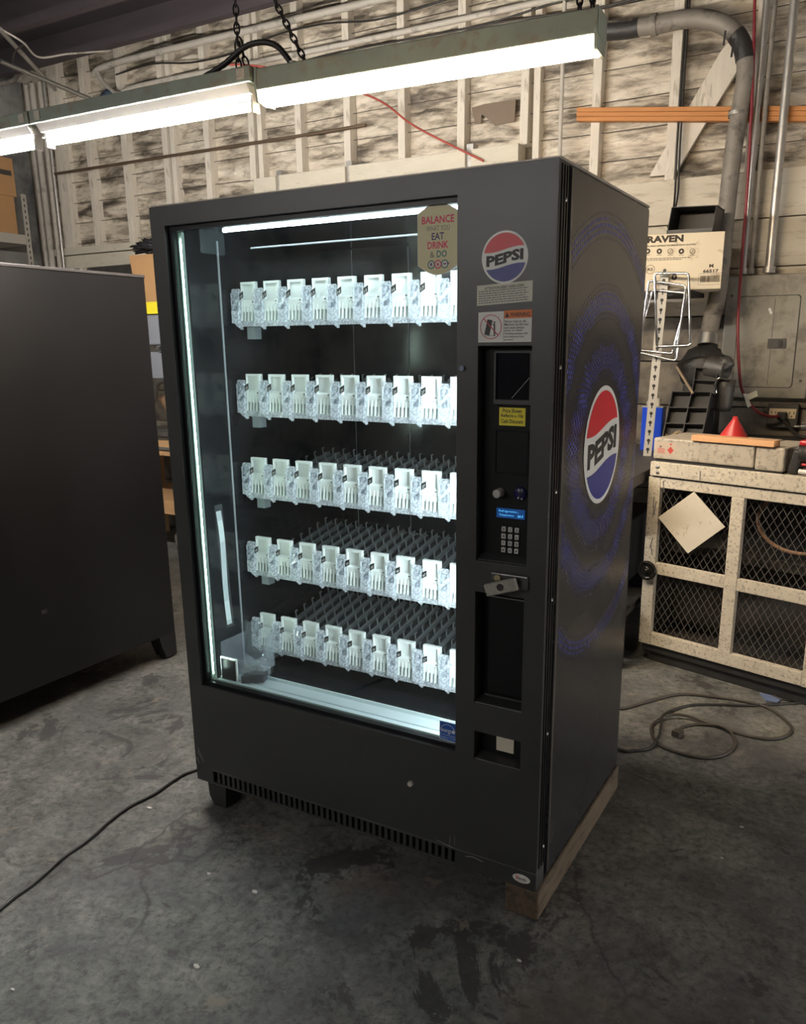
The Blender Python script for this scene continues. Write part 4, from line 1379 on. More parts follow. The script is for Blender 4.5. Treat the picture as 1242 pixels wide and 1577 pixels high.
# pick-up cup in the lower left corner
pc = MB()
pc.box(0.064, 0.066, 0.085, 0.20, 0.452, 0.548)
pc.box(0.066, 0.185, 0.198, 0.200, 0.452, 0.585)
pc.fbox((0.066, 0.087, 0.452), (0.118, 0, 0), (0, 0.002, 0), (0, 0.0, 0.05))
pc.box(0.064, 0.185, 0.085, 0.20, 0.450, 0.453)
pc.prism([(0.183, 0.087, 0.452), (0.183, 0.198, 0.452), (0.183, 0.198, 0.58), (0.183, 0.14, 0.50)], (0.003, 0, 0))
for k in range(7):
    pc.blob((0.145 + 0.012 * k, 0.12 + 0.01 * math.sin(k * 2.1), 0.475 + 0.012 * math.cos(k * 1.7)), 0.016, 0.014, 0.018, 0, 0.6, 8, 6)
pc = pc.build('pickup_cup', CLEARCUP, vm)
MB().box(0.074, 0.142, 0.068, 0.074, 0.4345, 0.508).build('cup_frame', WHITEPL, pc, bevel=0.002)
MB().box(0.080, 0.136, 0.0655, 0.0681, 0.4345, 0.502).build('cup_panel', BLACKTRIM, pc)
mo = MB().fbox((0.158, 0.066, 0.432), (0.075, 0.02, 0.010), (-0.008, 0.03, 0), (0, 0, 0.024))
mo.fbox((0.185, 0.072, 0.45), (0.05, 0.014, 0.006), (-0.008, 0.03, 0), (0, 0, 0.016))
mo.build('cup_motor', M('motor_grey', (0.06, 0.062, 0.068), 0.5, var=0.3, vs=60), pc, bevel=0.002)

# ---------------- product trays
TY = 0.243
PITCH_X = 0.0885
TOPS = (1.646, 1.378, 1.121, 0.864, 0.604)


def plate_mb():
    """White number plate: rim, recess, block and comb, centred on x, top at z = 0, front at y = 0."""
    mb = MB()
    mb.box(-0.029, 0.029, 0.009, 0.012, -0.086, 0.0)
    mb.box(-0.029, -0.023, 0.0, 0.009, -0.086, 0.0)
    mb.box(0.019, 0.029, 0.0, 0.009, -0.086, 0.0)
    mb.box(-0.023, 0.019, 0.0, 0.009, -0.0075, 0.0)
    mb.prism([(-0.023, 0.009, -0.086), (-0.023, 0.0, -0.086), (-0.023, 0.0, -0.056), (-0.023, 0.009, -0.050)], (0.042, 0, 0))
    for k in range(5):
        x = -0.026 + 0.0125 * k
        mb.prism([(x, -0.002, -0.070), (x + 0.004, -0.002, -0.070), (x + 0.0048, -0.006, -0.112), (x - 0.001, -0.006, -0.112)], (0, 0.012, 0))
    return mb


def bracket_mb():
    mb = MB()
    rnd = random.Random(3)
    mb.box(-0.016, 0.016, 0.006, 0.009, -0.118, -0.028)
    mb.box(-0.016, -0.0135, -0.010, 0.03, -0.118, -0.030)
    mb.box(0.0135, 0.016, -0.010, 0.03, -0.118, -0.030)
    mb.box(-0.013, 0.013, -0.014, -0.010, -0.118, -0.082)
    mb.cyl((-0.014, 0.0, -0.026), (0.010, 0.0, -0.026), 0.008, n=10)
    for k in range(9):
        x, y, z = rnd.uniform(-0.012, 0.006), rnd.uniform(-0.012, 0.012), rnd.uniform(-0.112, -0.045)
        mb.fbox((x, y, z), (0.009, rnd.uniform(-0.004, 0.004), 0.004), (0, 0.007, 0.003), (0.002, 0.001, 0.011))
    mb.bar((-0.014, -0.008, -0.074), (0.026, -0.010, -0.040), 0.002, 0.009)
    mb.prism([(-0.010, -0.008, -0.118), (0.016, -0.008, -0.118), (0.014, -0.006, -0.137)], (0, 0.012, 0))
    return mb


def rail_mb():
    mb = MB()
    mb.box(-0.0012, 0.0012, 0.0, 0.42, 0.0, 0.011)
    mb.box(-0.010, 0.010, 0.0, 0.42, 0.0, 0.0015)
    for k in range(8):
        y = 0.03 + 0.05 * k
        mb.box(-0.0018, 0.0018, y, y + 0.004, 0.011, 0.034)
        mb.box(-0.0018, 0.0018, y, y + 0.012, 0.031, 0.035)
    return mb


plate0 = bracket0 = rail0 = None
TILT = 0.19                      # the trays rise towards the back
RTILT = Matrix.Rotation(math.atan(TILT), 3, 'X')
for ti, zt in enumerate(TOPS):
    deck = MB()
    LT = 0.675 - TY - 0.012
    deck.fbox((0.075, TY + 0.012, zt - 0.128), (0.91, 0, 0), (0, LT, LT * TILT), (0, 0, 0.0035))
    for k in range(9):
        xc = 0.125 + PITCH_X * k
        for dx in (-0.030, 0.026):
            deck.fbox((xc + dx, TY + 0.012, zt - 0.1245), (0.004, 0, 0), (0, LT, LT * TILT), (0, 0, 0.0055))
    tr = deck.build('product_tray', M('tray_smoke', (0.085, 0.09, 0.095), 0.28, var=0.2, vs=12), vm)
    MB().box(0.078, 0.95, TY - 0.006, TY + 0.004, zt - 0.128, zt - 0.112).build('tray_lip', CLEARPL, tr)
    MB().box(0.096, 0.126, TY + 0.02, TY + 0.05, zt - 0.165, zt - 0.1290).build('tray_bracket', M('bracket_pale_grey', (0.26, 0.30, 0.31), 0.4, var=0.1), tr)
    for k in range(9):
        xc = 0.125 + PITCH_X * k
        if plate0 is None:
            plate0 = plate_mb().build('number_plate', WHITEPL, tr, center=(0, 0, 0), bevel=0.0008, seg=1)
            put(plate0, Matrix.Translation((xc, TY, zt)), tr)
        else:
            inst(plate0, 'number_plate', (xc, TY, zt), tr)
        xb = xc - 0.0445
        if bracket0 is None:
            bracket0 = bracket_mb().build('clear_bracket', CLEARPL, tr, center=(0, 0, 0))
            put(bracket0, Matrix.Translation((xb, TY, zt)), tr)
        else:
            inst(bracket0, 'clear_bracket', (xb, TY, zt), tr)
        for dx in (-0.032, 0.012):
            if rail0 is None:
                rail0 = rail_mb().build('product_rail', CLEARDIM, tr, center=(0, 0, 0))
                put(rail0, Matrix.Translation((xc + dx, TY + 0.02, zt - 0.119)) @ RTILT.to_4x4(), tr)
            else:
                inst(rail0, 'product_rail', (xc + dx, TY + 0.02, zt - 0.119), tr, RTILT)
        if k < 8:
            o = MB()
            oz = zt - 0.042
            ox = xc - 0.0235
            yt = TY - 0.0135
            sh = V((1, 0, 0.55))
            o.poly([V((ox, yt, oz - 0.011)), V((ox, yt, oz - 0.011)) + sh * 0.016, V((ox, yt, oz + 0.007)) + sh * 0.016, V((ox, yt, oz + 0.007))], 0)
            o.text('%d%d' % (ti + 1, k), V((ox + 0.0036, yt - 0.0004, oz - 0.0063)), sh, Z_, w=0.0088, h=0.0085, mi=1, bold=0.0)
            o.poly([(xc + 0.013, TY - 0.0006, zt - 0.059), (xc + 0.019, TY - 0.0006, zt - 0.059), (xc + 0.019, TY - 0.0006, zt - 0.055), (xc + 0.013, TY - 0.0006, zt - 0.055)], 2)
            for (ax_, az_) in ((0.010, -0.067), (0.016, -0.064), (0.020, -0.069)):
                o.disc((xc + ax_, TY - 0.0006, zt + az_), X_, Z_, 0.0015, 2, 8)
            o.build('number_tag', [PRINTBLK, PRINTWHT, PRINTGRY], tr)

# ------------------------------------------------------------------ second machine at the left
bx1, by1, bz0, bz1 = -1.04, 0.922, 0.122, 1.762
bm_ = thing('vending_machine', (bx1 - 0.5, 0.4, 0), 'plain black vending machine seen from its side at the left edge', 'vending machine')
BLK2 = M('second_machine_black', (0.0062, 0.006, 0.0072), 0.36, var=0.15, vs=2, bump=0.02, bs=250, rvar=0.06)
cx0, cx1, cz0, cz1, cyb = bx1 - 0.955, bx1 - 0.05, 0.44, 1.70, 0.45      # unseen product cavity, added to house the lamps that light the floor
mb = MB()
mb.box(bx1 - 1.0, cx0, -0.24, by1, bz0, bz1 - 0.012)
mb.box(cx1, bx1, -0.24, by1, bz0, bz1 - 0.012)
mb.box(cx0, cx1, -0.24, by1, bz0, cz0)
mb.box(cx0, cx1, -0.24, by1, cz1, bz1 - 0.012)
mb.box(cx0, cx1, cyb, by1, cz0, cz1)
mb.build('cabinet', BLK2, bm_, bevel=0.002)
mb = MB()
mb.box(cx0, cx0 + 0.004, -0.235, cyb, cz0, cz1)
mb.box(cx0, cx1, cyb - 0.004, cyb, cz0, cz1)
mb.box(cx0, cx1, -0.235, cyb, cz0, cz0 + 0.004)
mb.build('interior_liner', LAMPWHITE, bm_)
for zq in (0.70, 0.94, 1.18, 1.42):
    MB().box(cx0 + 0.01, cx1 - 0.02, -0.10, cyb - 0.01, zq, zq + 0.02).build('product_shelf', WHITEPL, bm_)
for xq in (bx1 - 0.944, bx1 - 0.292):  # added lamps in the unseen front, brightening the floor
    MB().box(xq - 0.006, xq + 0.006, -0.262, -0.248, 0.50, 1.65).build('side_lamp', EM_SECOND_FILL, bm_)
MB().cyl((bx1 - 0.92, -0.20, 1.685), (bx1 - 0.32, -0.20, 1.685), 0.010, n=12).build('top_lamp', EM_SECOND_FILL, bm_)  # another added unseen lamp for the floor
MB().box(bx1 - 1.002, bx1 + 0.003, -0.25, by1 + 0.002, bz1 - 0.012, bz1).build('top_lip', M('second_lip_grey', (0.055, 0.050, 0.050), 0.4, metal=0.2, var=0.2), bm_, bevel=0.002)
plate_holes(MB(), bx1 - 1.0, bx1, bz0, bz1, [(bx1 - 0.95, bx1 - 0.28, 0.45, 1.70)], -0.33, -0.245).build('door', BLK2, bm_, bevel=0.004, weld=True)
MB().box(bx1 - 0.955, bx1 - 0.275, -0.28, -0.274, 0.445, 1.705).build('window_glass', GLASS, bm_)
for (x, y) in ((bx1 - 0.075, by1 - 0.10), (bx1 - 0.99, by1 - 0.10), (bx1 - 0.075, -0.20), (bx1 - 0.99, -0.20)):
    mb = MB()
    mb.prism([(x + 0.075, y, bz0), (x + 0.075, y + 0.10, bz0), (x + 0.075, y + 0.10, 0.012), (x + 0.075, y + 0.035, 0.012), (x + 0.075, y + 0.012, 0.07)], (-0.07, 0, 0))
    mb.cyl((x + 0.04, y + 0.065, 0.0), (x + 0.04, y + 0.065, 0.014), 0.03, n=16)
    mb.build('leg', BLACKRUB, bm_, bevel=0.003)
c = atx(68, 942, bx1)
MB().box(bx1, bx1 + 0.002, c.y - 0.012, c.y + 0.012, c.z - 0.008, c.z + 0.008).build('badge', GRIMEGREY, bm_)

# ------------------------------------------------------------------ wire cage cabinet at the right
CA = math.radians(-15.8)
CE, CN, CO = V((math.cos(CA), math.sin(CA), 0)), V((-math.sin(CA), math.cos(CA), 0)), V((0.955, 1.93, 0))
CDP = 0.29


def cl(u, d, z):
    return CO + CE * u + CN * d + Z_ * z


def cbox(mb, u0, u1, d0, d1, z0, z1, mi=0):
    return mb.fbox(cl(u0, d0, z0), CE * (u1 - u0), CN * (d1 - d0), Z_ * (z1 - z0), mi)


cg = thing('cage_cabinet', cl(0.4, CDP / 2, 0), 'worn white steel cabinet with expanded metal doors and diamond placard', 'cabinet')
mb = MB()
cbox(mb, 0.004, 0.016, 0.03, CDP, 0.09, 0.88)
cbox(mb, 0.80, 0.812, 0.03, CDP, 0.09, 0.88)
cbox(mb, 0.016, 0.80, CDP - 0.01, CDP, 0.09, 0.88)
cbox(mb, 0.016, 0.80, 0.03, CDP - 0.01, 0.09, 0.10)
mb.build('body', BENCHDARK, cg)
mb = MB()
cbox(mb, 0.02, 0.80, 0.03, CDP, 0.0, 0.05)
cbox(mb, 0.0, 0.82, 0.015, CDP, 0.05, 0.088)
mb.build('plinth', GRIME, cg, bevel=0.004)
for (u0, u1, z0, z1) in ((-0.012, 0.046, 0.088, 0.880), (0.375, 0.430, 0.14, 0.834), (0.735, 0.800, 0.088, 0.880)):
    cbox(MB(), u0, u1, 0.0, 0.03, z0, z1).build('door_stile', CAGEWHITE, cg, bevel=0.003)
for (z0, z1) in ((0.834, 0.879), (0.434, 0.487), (0.089, 0.148)):
    for (u0, u1) in ((0.0465, 0.3745), (0.4305, 0.7345)) if 0.4 < z0 < 0.5 else ((0.0465, 0.7345),):
        cbox(MB(), u0, u1, 0.001, 0.029, z0, z1).build('door_rail', CAGEWHITE, cg, bevel=0.003)
for (u0, u1, z0, z1) in ((0.046, 0.375, 0.487, 0.834), (0.43, 0.735, 0.487, 0.834), (0.046, 0.375, 0.148, 0.434), (0.43, 0.735, 0.148, 0.434)):
    mb = MB()
    hw, hh = 0.0165, 0.0265
    nu, nz = int((u1 - u0) / (2 * hw)) + 1, int((z1 - z0) / (2 * hh)) + 1
    for i in range(nu):
        for k in range(nz):
            c = (u0 + hw * (2 * i + 1), z0 + hh * (2 * k + 1))
            P4 = [(c[0], c[1] + hh), (c[0] + hw, c[1]), (c[0], c[1] - hh), (c[0] - hw, c[1])]
            for j in range(4):
                a, b = P4[j], P4[(j + 1) % 4]
                if max(a[0], b[0]) > u1 + 0.01 or max(a[1], b[1]) > z1 + 0.02:
                    continue
                mb.bar(cl(a[0], 0.034, a[1]), cl(b[0], 0.034, b[1]), 0.0020, 0.0014, up=CN)
    tag(mb.build('expanded_mesh', MESHGREY, cg), kind='stuff')
cbox(MB(), 0.02, 0.79, 0.20, 0.24, 0.50, 0.54).build('inner_shelf', GRIMEGREY, cg)
ring = [cl(0.615 + 0.17 * math.cos(t), 0.12, 0.735 + 0.125 * math.sin(t)) for t in [2 * math.pi * k / 30 for k in range(30)]]
MB().tube(ring, 0.008, 8, closed=True).build('hose_ring', COPPER, cg)
mb = cbox(MB(), -0.002, 0.83, -0.012, CDP, 0.886, 0.950)
tt = mb.build('top_tray', CAGEWHITE, cg, bevel=0.004)
cbox(MB(), 0.004, 0.82, 0.004, CDP, 0.879, 0.8865).build('tray_gap', GRIME, cg)
cbox(MB(), 0.012, 0.57, 0.004, CDP - 0.01, 0.950, 0.964).build('lid_gap', GRIME, cg)
ld = cbox(MB(), 0.004, 0.455, -0.006, CDP, 0.963, 1.055).build('lid', CAGELID, cg, bevel=0.007)
cbox(MB(), 0.459, 0.575, -0.004, CDP, 0.958, 1.053).build('lid', CAGELID, cg, bevel=0.007)
P4 = [(0.210, 0.836), (0.050, 0.700), (0.204, 0.560), (0.360, 0.703)]
MB().prism([cl(u, -0.006, z) for u, z in P4], CN * 0.004).build('diamond_placard', PLACARD, cg, bevel=0.001)
kb = MB().lathe([(0.0, 0.0), (0.030, 0.0), (0.034, -0.006), (0.045, -0.010), (0.046, -0.020), (0.040, -0.026), (0.034, -0.018), (0.022, -0.016), (0.012, -0.018), (0.010, -0.030), (0.0, -0.032)], cl(0.018, -0.001, 0.448), CN, 28)
kb.build('round_knob', M('knob_black_chrome', (0.035, 0.033, 0.03), 0.25, metal=0.6, var=0.2), cg)
for zz_ in (0.903, 0.928):
    MB().lathe([(0.0, -0.006), (0.006, -0.005), (0.0095, 0.0)], cl(0.036, -0.012, zz_), CN, 14).build('bolt_head', STEEL, tt)
o = MB()


def cq(u0, u1, z0, z1, d, mi):
    o.poly([cl(u0, d, z0), cl(u1, d, z0), cl(u1, d, z1), cl(u0, d, z1)], mi)


cq(0.022, 0.112, 0.985, 1.038, -0.0068, 0)
o.poly([cl(0.088, -0.0072, 0.988), cl(0.103, -0.0072, 1.005), cl(0.088, -0.0072, 1.022), cl(0.073, -0.0072, 1.005)], 1)
for k in range(4):
    cq(0.026, 0.064 - 0.004 * (k % 2), 0.990 + 0.006 * k, 0.9925 + 0.006 * k, -0.0072, 1)
o.disc(cl(0.040, -0.0072, 1.018), CE, Z_, 0.005, 2, 14)
cq(0.083, 0.093, 1.028, 1.034, -0.0072, 1)
o.build('hazard_label', [M('label_faded', (0.50, 0.40, 0.32), 0.6, var=0.1), M('label_red', (0.50, 0.06, 0.05), 0.6, var=0.1), PRINTGRY], ld)
o = MB()
for (u, z, du, dz) in ((0.02, 0.79, 0.003, -0.09), (0.032, 0.77, -0.004, -0.06), (0.02, 0.57, 0.012, -0.05), (0.028, 0.60, -0.012, -0.05), (0.235, 0.93, 0.002, -0.04), (0.06, 0.865, 0.008, -0.05)):
    o.bar(cl(u, -0.0012 if z < 0.88 else -0.0128, z), cl(u + du, -0.0012 if z < 0.88 else -0.0128, z + dz), 0.0008, 0.004, up=CE)
tag(o.build('pen_mark', PRINTGRY, cg), kind='stuff')

pk = cbox(MB(), 0.185, 0.535, -0.018, 0.045, 1.0555, 1.080)
tag(pk.build('pine_offcut', PINEPALE, None, bevel=0.002), 'pale orange pine offcut lying on the white cabinet lid', 'wood piece')
fc = cl(0.31, 0.115, 1.056)
mb = MB().lathe([(0.068, 0.0), (0.066, 0.005), (0.013, 0.086), (0.009, 0.100), (0.006, 0.100), (0.010, 0.084), (0.062, 0.004), (0.064, 0.0)], fc, Z_, 28)
tag(mb.build('funnel', REDPL), 'red plastic funnel upside down on the white cabinet lid', 'funnel')

dr = thing('power_tool', cl(0.66, 0.08, 0.951), 'red and black cordless tool lying at the right edge of the white cabinet', 'power tool')
a_, b_ = cl(0.61, 0.05, 1.03), cl(0.80, 0.10, 1.035)
MB().cyl(a_, b_, 0.045, 0.050, n=18).build('tool_body', GRIME, dr)
MB().fbox(cl(0.615, 0.02, 1.065), CE * 0.18, CN * 0.06, Z_ * 0.022).build('tool_cover', DRILLRED, dr, bevel=0.008)
MB().fbox(cl(0.605, 0.02, 0.99), CE * 0.15 - Z_ * 0.01, CN * 0.05, Z_ * 0.010).build('tool_stripe', DRILLRED, dr, bevel=0.003)
MB().fbox(cl(0.580, 0.01, 0.951), CE * 0.045, CN * 0.06, Z_ * 0.10 + CE * 0.02).build('tool_grip', GRIME, dr, bevel=0.012)
MB().cyl(cl(0.635, 0.0, 0.968), cl(0.68, 0.0, 0.968), 0.010, n=12).build('tool_nozzle', LAMPWHITE, dr)
MB().blob(cl(0.715, 0.01, 0.985), 0.045, 0.04, 0.034, 0, 0.2).build('tool_base', DRILLBLU, dr)

# ------------------------------------------------------------------ benches
BZ = 0.90
be = thing('workbench', (0.5, 2.3, 0), 'dark grimy workbench between the vending machine and the white cabinet', 'workbench')
MB().box(0.15, 0.925, 1.72, 2.93, BZ - 0.05, BZ).build('bench_top', BENCHDARK, be, bevel=0.004)
for (x, y) in ((0.18, 1.76), (0.86, 1.76), (0.18, 2.86), (0.86, 2.86)):
    MB().box(x, x + 0.05, y, y + 0.05, 0.0, BZ - 0.05).build('leg', GRIME, be)
MB().box(0.16, 0.915, 1.76, 2.9, 0.25, 0.28).build('lower_shelf', GRIME, be)
MB().box(0.25, 0.80, 1.95, 2.75, 0.28, 0.60).build('dark_crate', GRIME, be, bevel=0.01)
b2 = thing('workbench', (1.8, 2.65, 0), 'dark workbench along the wall behind the white cabinet', 'workbench')
MB().box(0.99, 2.9, 2.32, 2.96, 0.93, 0.98).build('bench_top', BENCHDARK, b2, bevel=0.004)
for (x, y) in ((1.05, 2.36), (2.8, 2.36), (1.05, 2.88), (2.8, 2.88)):
    MB().box(x, x + 0.05, y, y + 0.05, 0.0, 0.93).build('leg', GRIME, b2)
MB().box(0.995, 2.9, 2.955, 2.97, 0.0, 0.93).build('back_panel', GRIME, b2)

# slotted upright with shelf
su = thing('slotted_upright', (0.82, 2.46, BZ), 'pale slotted steel upright carrying a small shelf beside the chrome frames', 'shelf')
ua, ub = V((0.806, 2.45, BZ)), V((0.834, 2.45, 1.795))
dv = (ub - ua).normalized()
MB().fbox(ua - X_ * 0.021, X_ * 0.042, Y_ * 0.003, ub - ua).build('post_face', UPRIGHT, su)
MB().fbox(ua - X_ * 0.021 + Y_ * 0.003, X_ * 0.003, Y_ * 0.035, ub - ua).build('post_side', UPRIGHT, su)
slot = MB()
slot.add([V((0.0085 * math.cos(t), -0.0006, 0.0085 * math.sin(t) + 0.004)) for t in [2 * math.pi * k / 12 for k in range(12)]], [tuple(range(12))], 0)
slot.add([(-0.003, -0.0006, -0.016), (0.003, -0.0006, -0.016), (0.003, -0.0006, 0.0), (-0.003, -0.0006, 0.0)], [(0, 1, 2, 3)], 0)
slot0 = slot.build('key_slot', PRINTBLK, su, center=(0, 0, 0))
put(slot0, Matrix.Translation(ua + dv * 0.03), su)
for k in range(1, 20):
    inst(slot0, 'key_slot', ua + dv * (0.03 + 0.0455 * k), su)
MB().box(0.35, 0.95, 2.46, 2.86, 1.685, 1.708).build('shelf_board', GRIME, su)
MB().box(0.36, 0.40, 2.50, 2.53, BZ, 1.685).build('rear_post', UPRIGHT, su)

# chrome frames hung on the upright


def rframe(c4, r, label):
    P_ = [V(c) for c in c4]
    pts = []
    for i in range(4):
        a, b, c = P_[i - 1], P_[i], P_[(i + 1) % 4]
        pts.append(b + (a - b).normalized() * 0.012)
        pts.append(b + ((a - b).normalized() + (c - b).normalized()) * 0.0035)
        pts.append(b + (c - b).normalized() * 0.012)
    return tag(MB().tube(pts, r, 8, closed=True).build('chrome_frame', CHROME), label, 'metal frame', 'chrome frames')


rframe([at(1009, 421, 2.404), at(1061, 421, 2.404), at(1064, 532, 2.404), at(1012, 534, 2.404)], 0.0065, 'upright chrome frame in front of the slotted upright')
rframe([at(1000, 432, 2.421), at(1057, 440, 2.421), at(1041, 556, 2.421), at(985, 543, 2.421)], 0.006, 'tilted chrome frame just behind the upright one')
rframe([at(1006, 446, 2.437), at(1060, 452, 2.437), at(1036, 545, 2.437), at(978, 538, 2.437)], 0.006, 'rearmost tilted chrome frame under the pale carton')

# blue can
c = V((0.768, 2.70, BZ))
bc = thing('fuel_can', c, 'bright blue rectangular metal can with white cap on the dark bench', 'can')
MB().box(c.x - 0.055, c.x + 0.055, c.y - 0.04, c.y + 0.04, BZ, BZ + 0.235).build('body', BLUECAN, bc, bevel=0.006)
MB().box(c.x - 0.0555, c.x + 0.0555, c.y - 0.0405, c.y + 0.0405, BZ + 0.229, BZ + 0.237).build('rim', STEEL, bc)
MB().cyl((c.x + 0.012, c.y, BZ + 0.236), (c.x + 0.012, c.y, BZ + 0.275), 0.021, n=18).build('cap', WHITECAP, bc, bevel=0.003)
MB().tube(spline([(c.x - 0.04, c.y, BZ + 0.237), (c.x - 0.035, c.y, BZ + 0.258), (c.x - 0.01, c.y, BZ + 0.265)], 5), 0.004, 6).build('handle', STEEL, bc)

# pale carton, turned a little on its shelf
RA = math.radians(11)
RE, RN, RO = V((math.cos(RA), math.sin(RA), 0)), V((-math.sin(RA), math.cos(RA), 0)), V((0.62, 2.43, 1.709))
RWD, RHT = 0.475, 0.258


def rl(u, z, d=0.0):
    return RO + RE * u + RN * d + Z_ * z


rb = thing('cardboard_box', rl(RWD / 2, 0, 0.14), 'pale printed glove carton on the shelf above the chrome frames', 'box')
ctn = MB().fbox(RO, RE * RWD, RN * 0.28, Z_ * RHT).build('carton', CARDB2, rb, bevel=0.003)
PRB = M('carton_print_brown', (0.030, 0.021, 0.015), 0.7, var=0.1)
PD = -0.0008
o = MB()


def rq(u0, u1, z0, z1, mi=0, d=PD):
    o.poly([rl(u0, z0, d), rl(u1, z0, d), rl(u1, z1, d), rl(u0, z1, d)], mi)


def uz(x, y):
    d_ = _f + CR * ((x - IW / 2 - PPX) / FPX) - CU * ((y - IH / 2 - PPY) / FPX)
    P_ = CAM + d_ * ((RO - CAM).dot(RN) / d_.dot(RN))
    return (P_ - RO).dot(RE), P_.z - RO.z


ua_, za_ = uz(997, 374)
ub_, zb_ = uz(1053, 373)
_, zt_ = uz(1053, 362)
o.text('RAVEN', rl(ua_, (za_ + zb_) / 2, PD), RE, Z_, w=ub_ - ua_, h=zt_ - zb_, mi=0, bold=0.05)
ua_, za_ = uz(990, 381)
ub_, _ = uz(1072, 381)
o.text('POWDER-FREE NITRILE EXAMINATION GLOVES', rl(ua_ - 0.02, za_, PD), RE, Z_, w=ub_ - ua_ + 0.02, h=0.0075, mi=0, bold=0.02)
for k, px in enumerate((998, 1016, 1033, 1050, 1067)):
    u, z = uz(px, 387)
    cc = rl(u, z, PD)
    o.ring(cc, RE, Z_, 0.0105, 0.0128, 0, 24)
    if k in (0, 1, 3):
        o.disc(cc, RE, Z_, 0.0103, 0, 20)
        o.disc(cc - RN * 0.0004, RE, Z_, 0.0045, 1, 10, 0.0055)
    else:
        o.bar(cc - RE * 0.006 - Z_ * 0.007 - RN * 0.0002, cc + RE * 0.006 + Z_ * 0.007 - RN * 0.0002, 0.0004, 0.002)
    rq(u - 0.012, u + 0.012, z - 0.0185, z - 0.0165)
for pa, pb, pyy in ((990, 1063, 399), (990, 1049, 401.5)):
    u0, z0 = uz(pa, pyy)
    u1, _ = uz(pb, pyy)
    while u0 < u1:
        w = random.uniform(0.008, 0.02)
        rq(u0, u0 + w, z0 - 0.0015, z0 + 0.0012)
        u0 += w + 0.003
u, z = uz(1096, 412)
o.text('M', rl(u, z, PD), RE, Z_, w=0.019, h=0.0160, mi=0, bold=0.04, align='c')
u, z = uz(1095, 420)
o.text('66517', rl(u, z, PD), RE, Z_, w=0.070, h=0.0155, mi=0, bold=0.04, align='c')
u0, z0 = uz(1077, 421.5)
u1, z1 = uz(1111, 438)
rq(u0, u1, z0 - 0.0008, z0 + 0.0004)
rq(u0, u1, z1, z1 + 0.001)
rq(u0, u0 + 0.001, z1, z0 - 0.006)
rq(u1 - 0.001, u1, z1, z0 - 0.006)
rnd = random.Random(5)
x = u0 + 0.008
while x < u1 - 0.008:
    w = rnd.choice((0.0012, 0.002, 0.003))
    rq(x, x + w, z1 + 0.012, z0 - 0.010)
    x += w + rnd.choice((0.0012, 0.002))
u, z = uz(1039, 427)
o.disc(rl(u, z, PD), RE, Z_, 0.0135, 0, 20)
o.text('7', rl(u, z - 0.0065, PD - 0.0003), RE, Z_, w=0.009, h=0.013, mi=1, bold=0.03, align='c')
u, z = uz(1002, 415)
o.ring(rl(u, z, PD), RE, Z_, 0.019, 0.021, 0, 24)
o.text('RS', rl(u, z - 0.007, PD), RE, Z_, w=0.026, h=0.014, mi=0, bold=0.03, align='c')
tag(o.build('carton_print', [PRB, CARDB2], ctn), kind='stuff')
rz1 = RO.z + RHT

# black open bin on the carton
mb = MB()
b0 = V((0.812, 2.53, rz1 + 0.001))
bw, bd, bh = 0.215, 0.20, 0.125
mb.fbox(b0, (bw, 0, 0), (0, bd, 0), (0, 0, 0.004))
mb.fbox(b0 + V((0.0, 0, 0)), (0.004, 0, 0), (0, bd, 0), (0.016, 0.0, bh))
mb.fbox(b0 + V((bw - 0.004, 0, 0)), (0.004, 0, 0), (0, bd, 0), (0.010, 0, bh - 0.01))
mb.fbox(b0 + V((0, bd - 0.004, 0)), (bw, 0, 0), (0, 0.004, 0), (0.014, 0.0, bh))
mb.fbox(b0 + V((0.016, 0.02, bh)), (bw - 0.004, 0, -0.008), (0, bd - 0.02, 0), (0, 0, 0.004))
mb.fbox(b0, (bw, 0, 0), (0, 0.004, 0), (0, 0, 0.022))
tag(mb.build('storage_bin', BINBLK, None, bevel=0.001), 'black plastic bin lying open on top of the pale carton', 'bin')

# ------------------------------------------------------------------ exhaust duct and grinder
du = thing('exhaust_duct', (1.0, 2.9, 1.5), 'thick grey exhaust duct bending down the wall past the orange rail', 'duct')
dp = [V((0.22, 2.89, 3.045)), at(1000, 40, 2.89), at(1050, 30, 2.89), at(1090, 30, 2.89), at(1122, 42, 2.89), at(1143, 68, 2.89), at(1149, 110, 2.89), at(1141, 165, 2.89), at(1131, 225, 2.88), at(1119, 330, 2.86), at(1108, 440, 2.80), at(1097, 490, 2.72), at(1091, 522, 2.66)]
full = spline(dp, 8)
MB().tube(full, 0.043, 14).build('duct_pipe', DUCTGREY, du)
MB().tube(spline([dp[0] - X_ * 0.002, at(960, 46, 2.89), at(985, 42, 2.89)], 4), 0.0455, 14).build('tape_wrap', DUCTTAPE, du)
MB().tube(full[36:46], 0.0455, 14).build('tape_wrap', DUCTTAPE, du)
MB().tube([at(1003, 39, 2.89), at(1013, 37, 2.89)], 0.051, 16).build('duct_collar', DUCTGREY, du)
MB().tube([at(1092, 517, 2.67), at(1090, 533, 2.65)], 0.052, 16).build('duct_collar', STEEL, du)
c = at(1137, 175, 2.885)
MB().cyl(c - Z_ * 0.008, c + Z_ * 0.008, 0.047, n=18).build('duct_strap', GALV, du)
for (x0, y0, x1, y1) in ((1118, 47, 1115, 70), (1131, 60, 1127, 88)):
    MB().bar(at(x0, y0, 2.82), at(x1, y1, 2.83), 0.006, 0.012).build('tape_strip', DUCTTAPE, du)

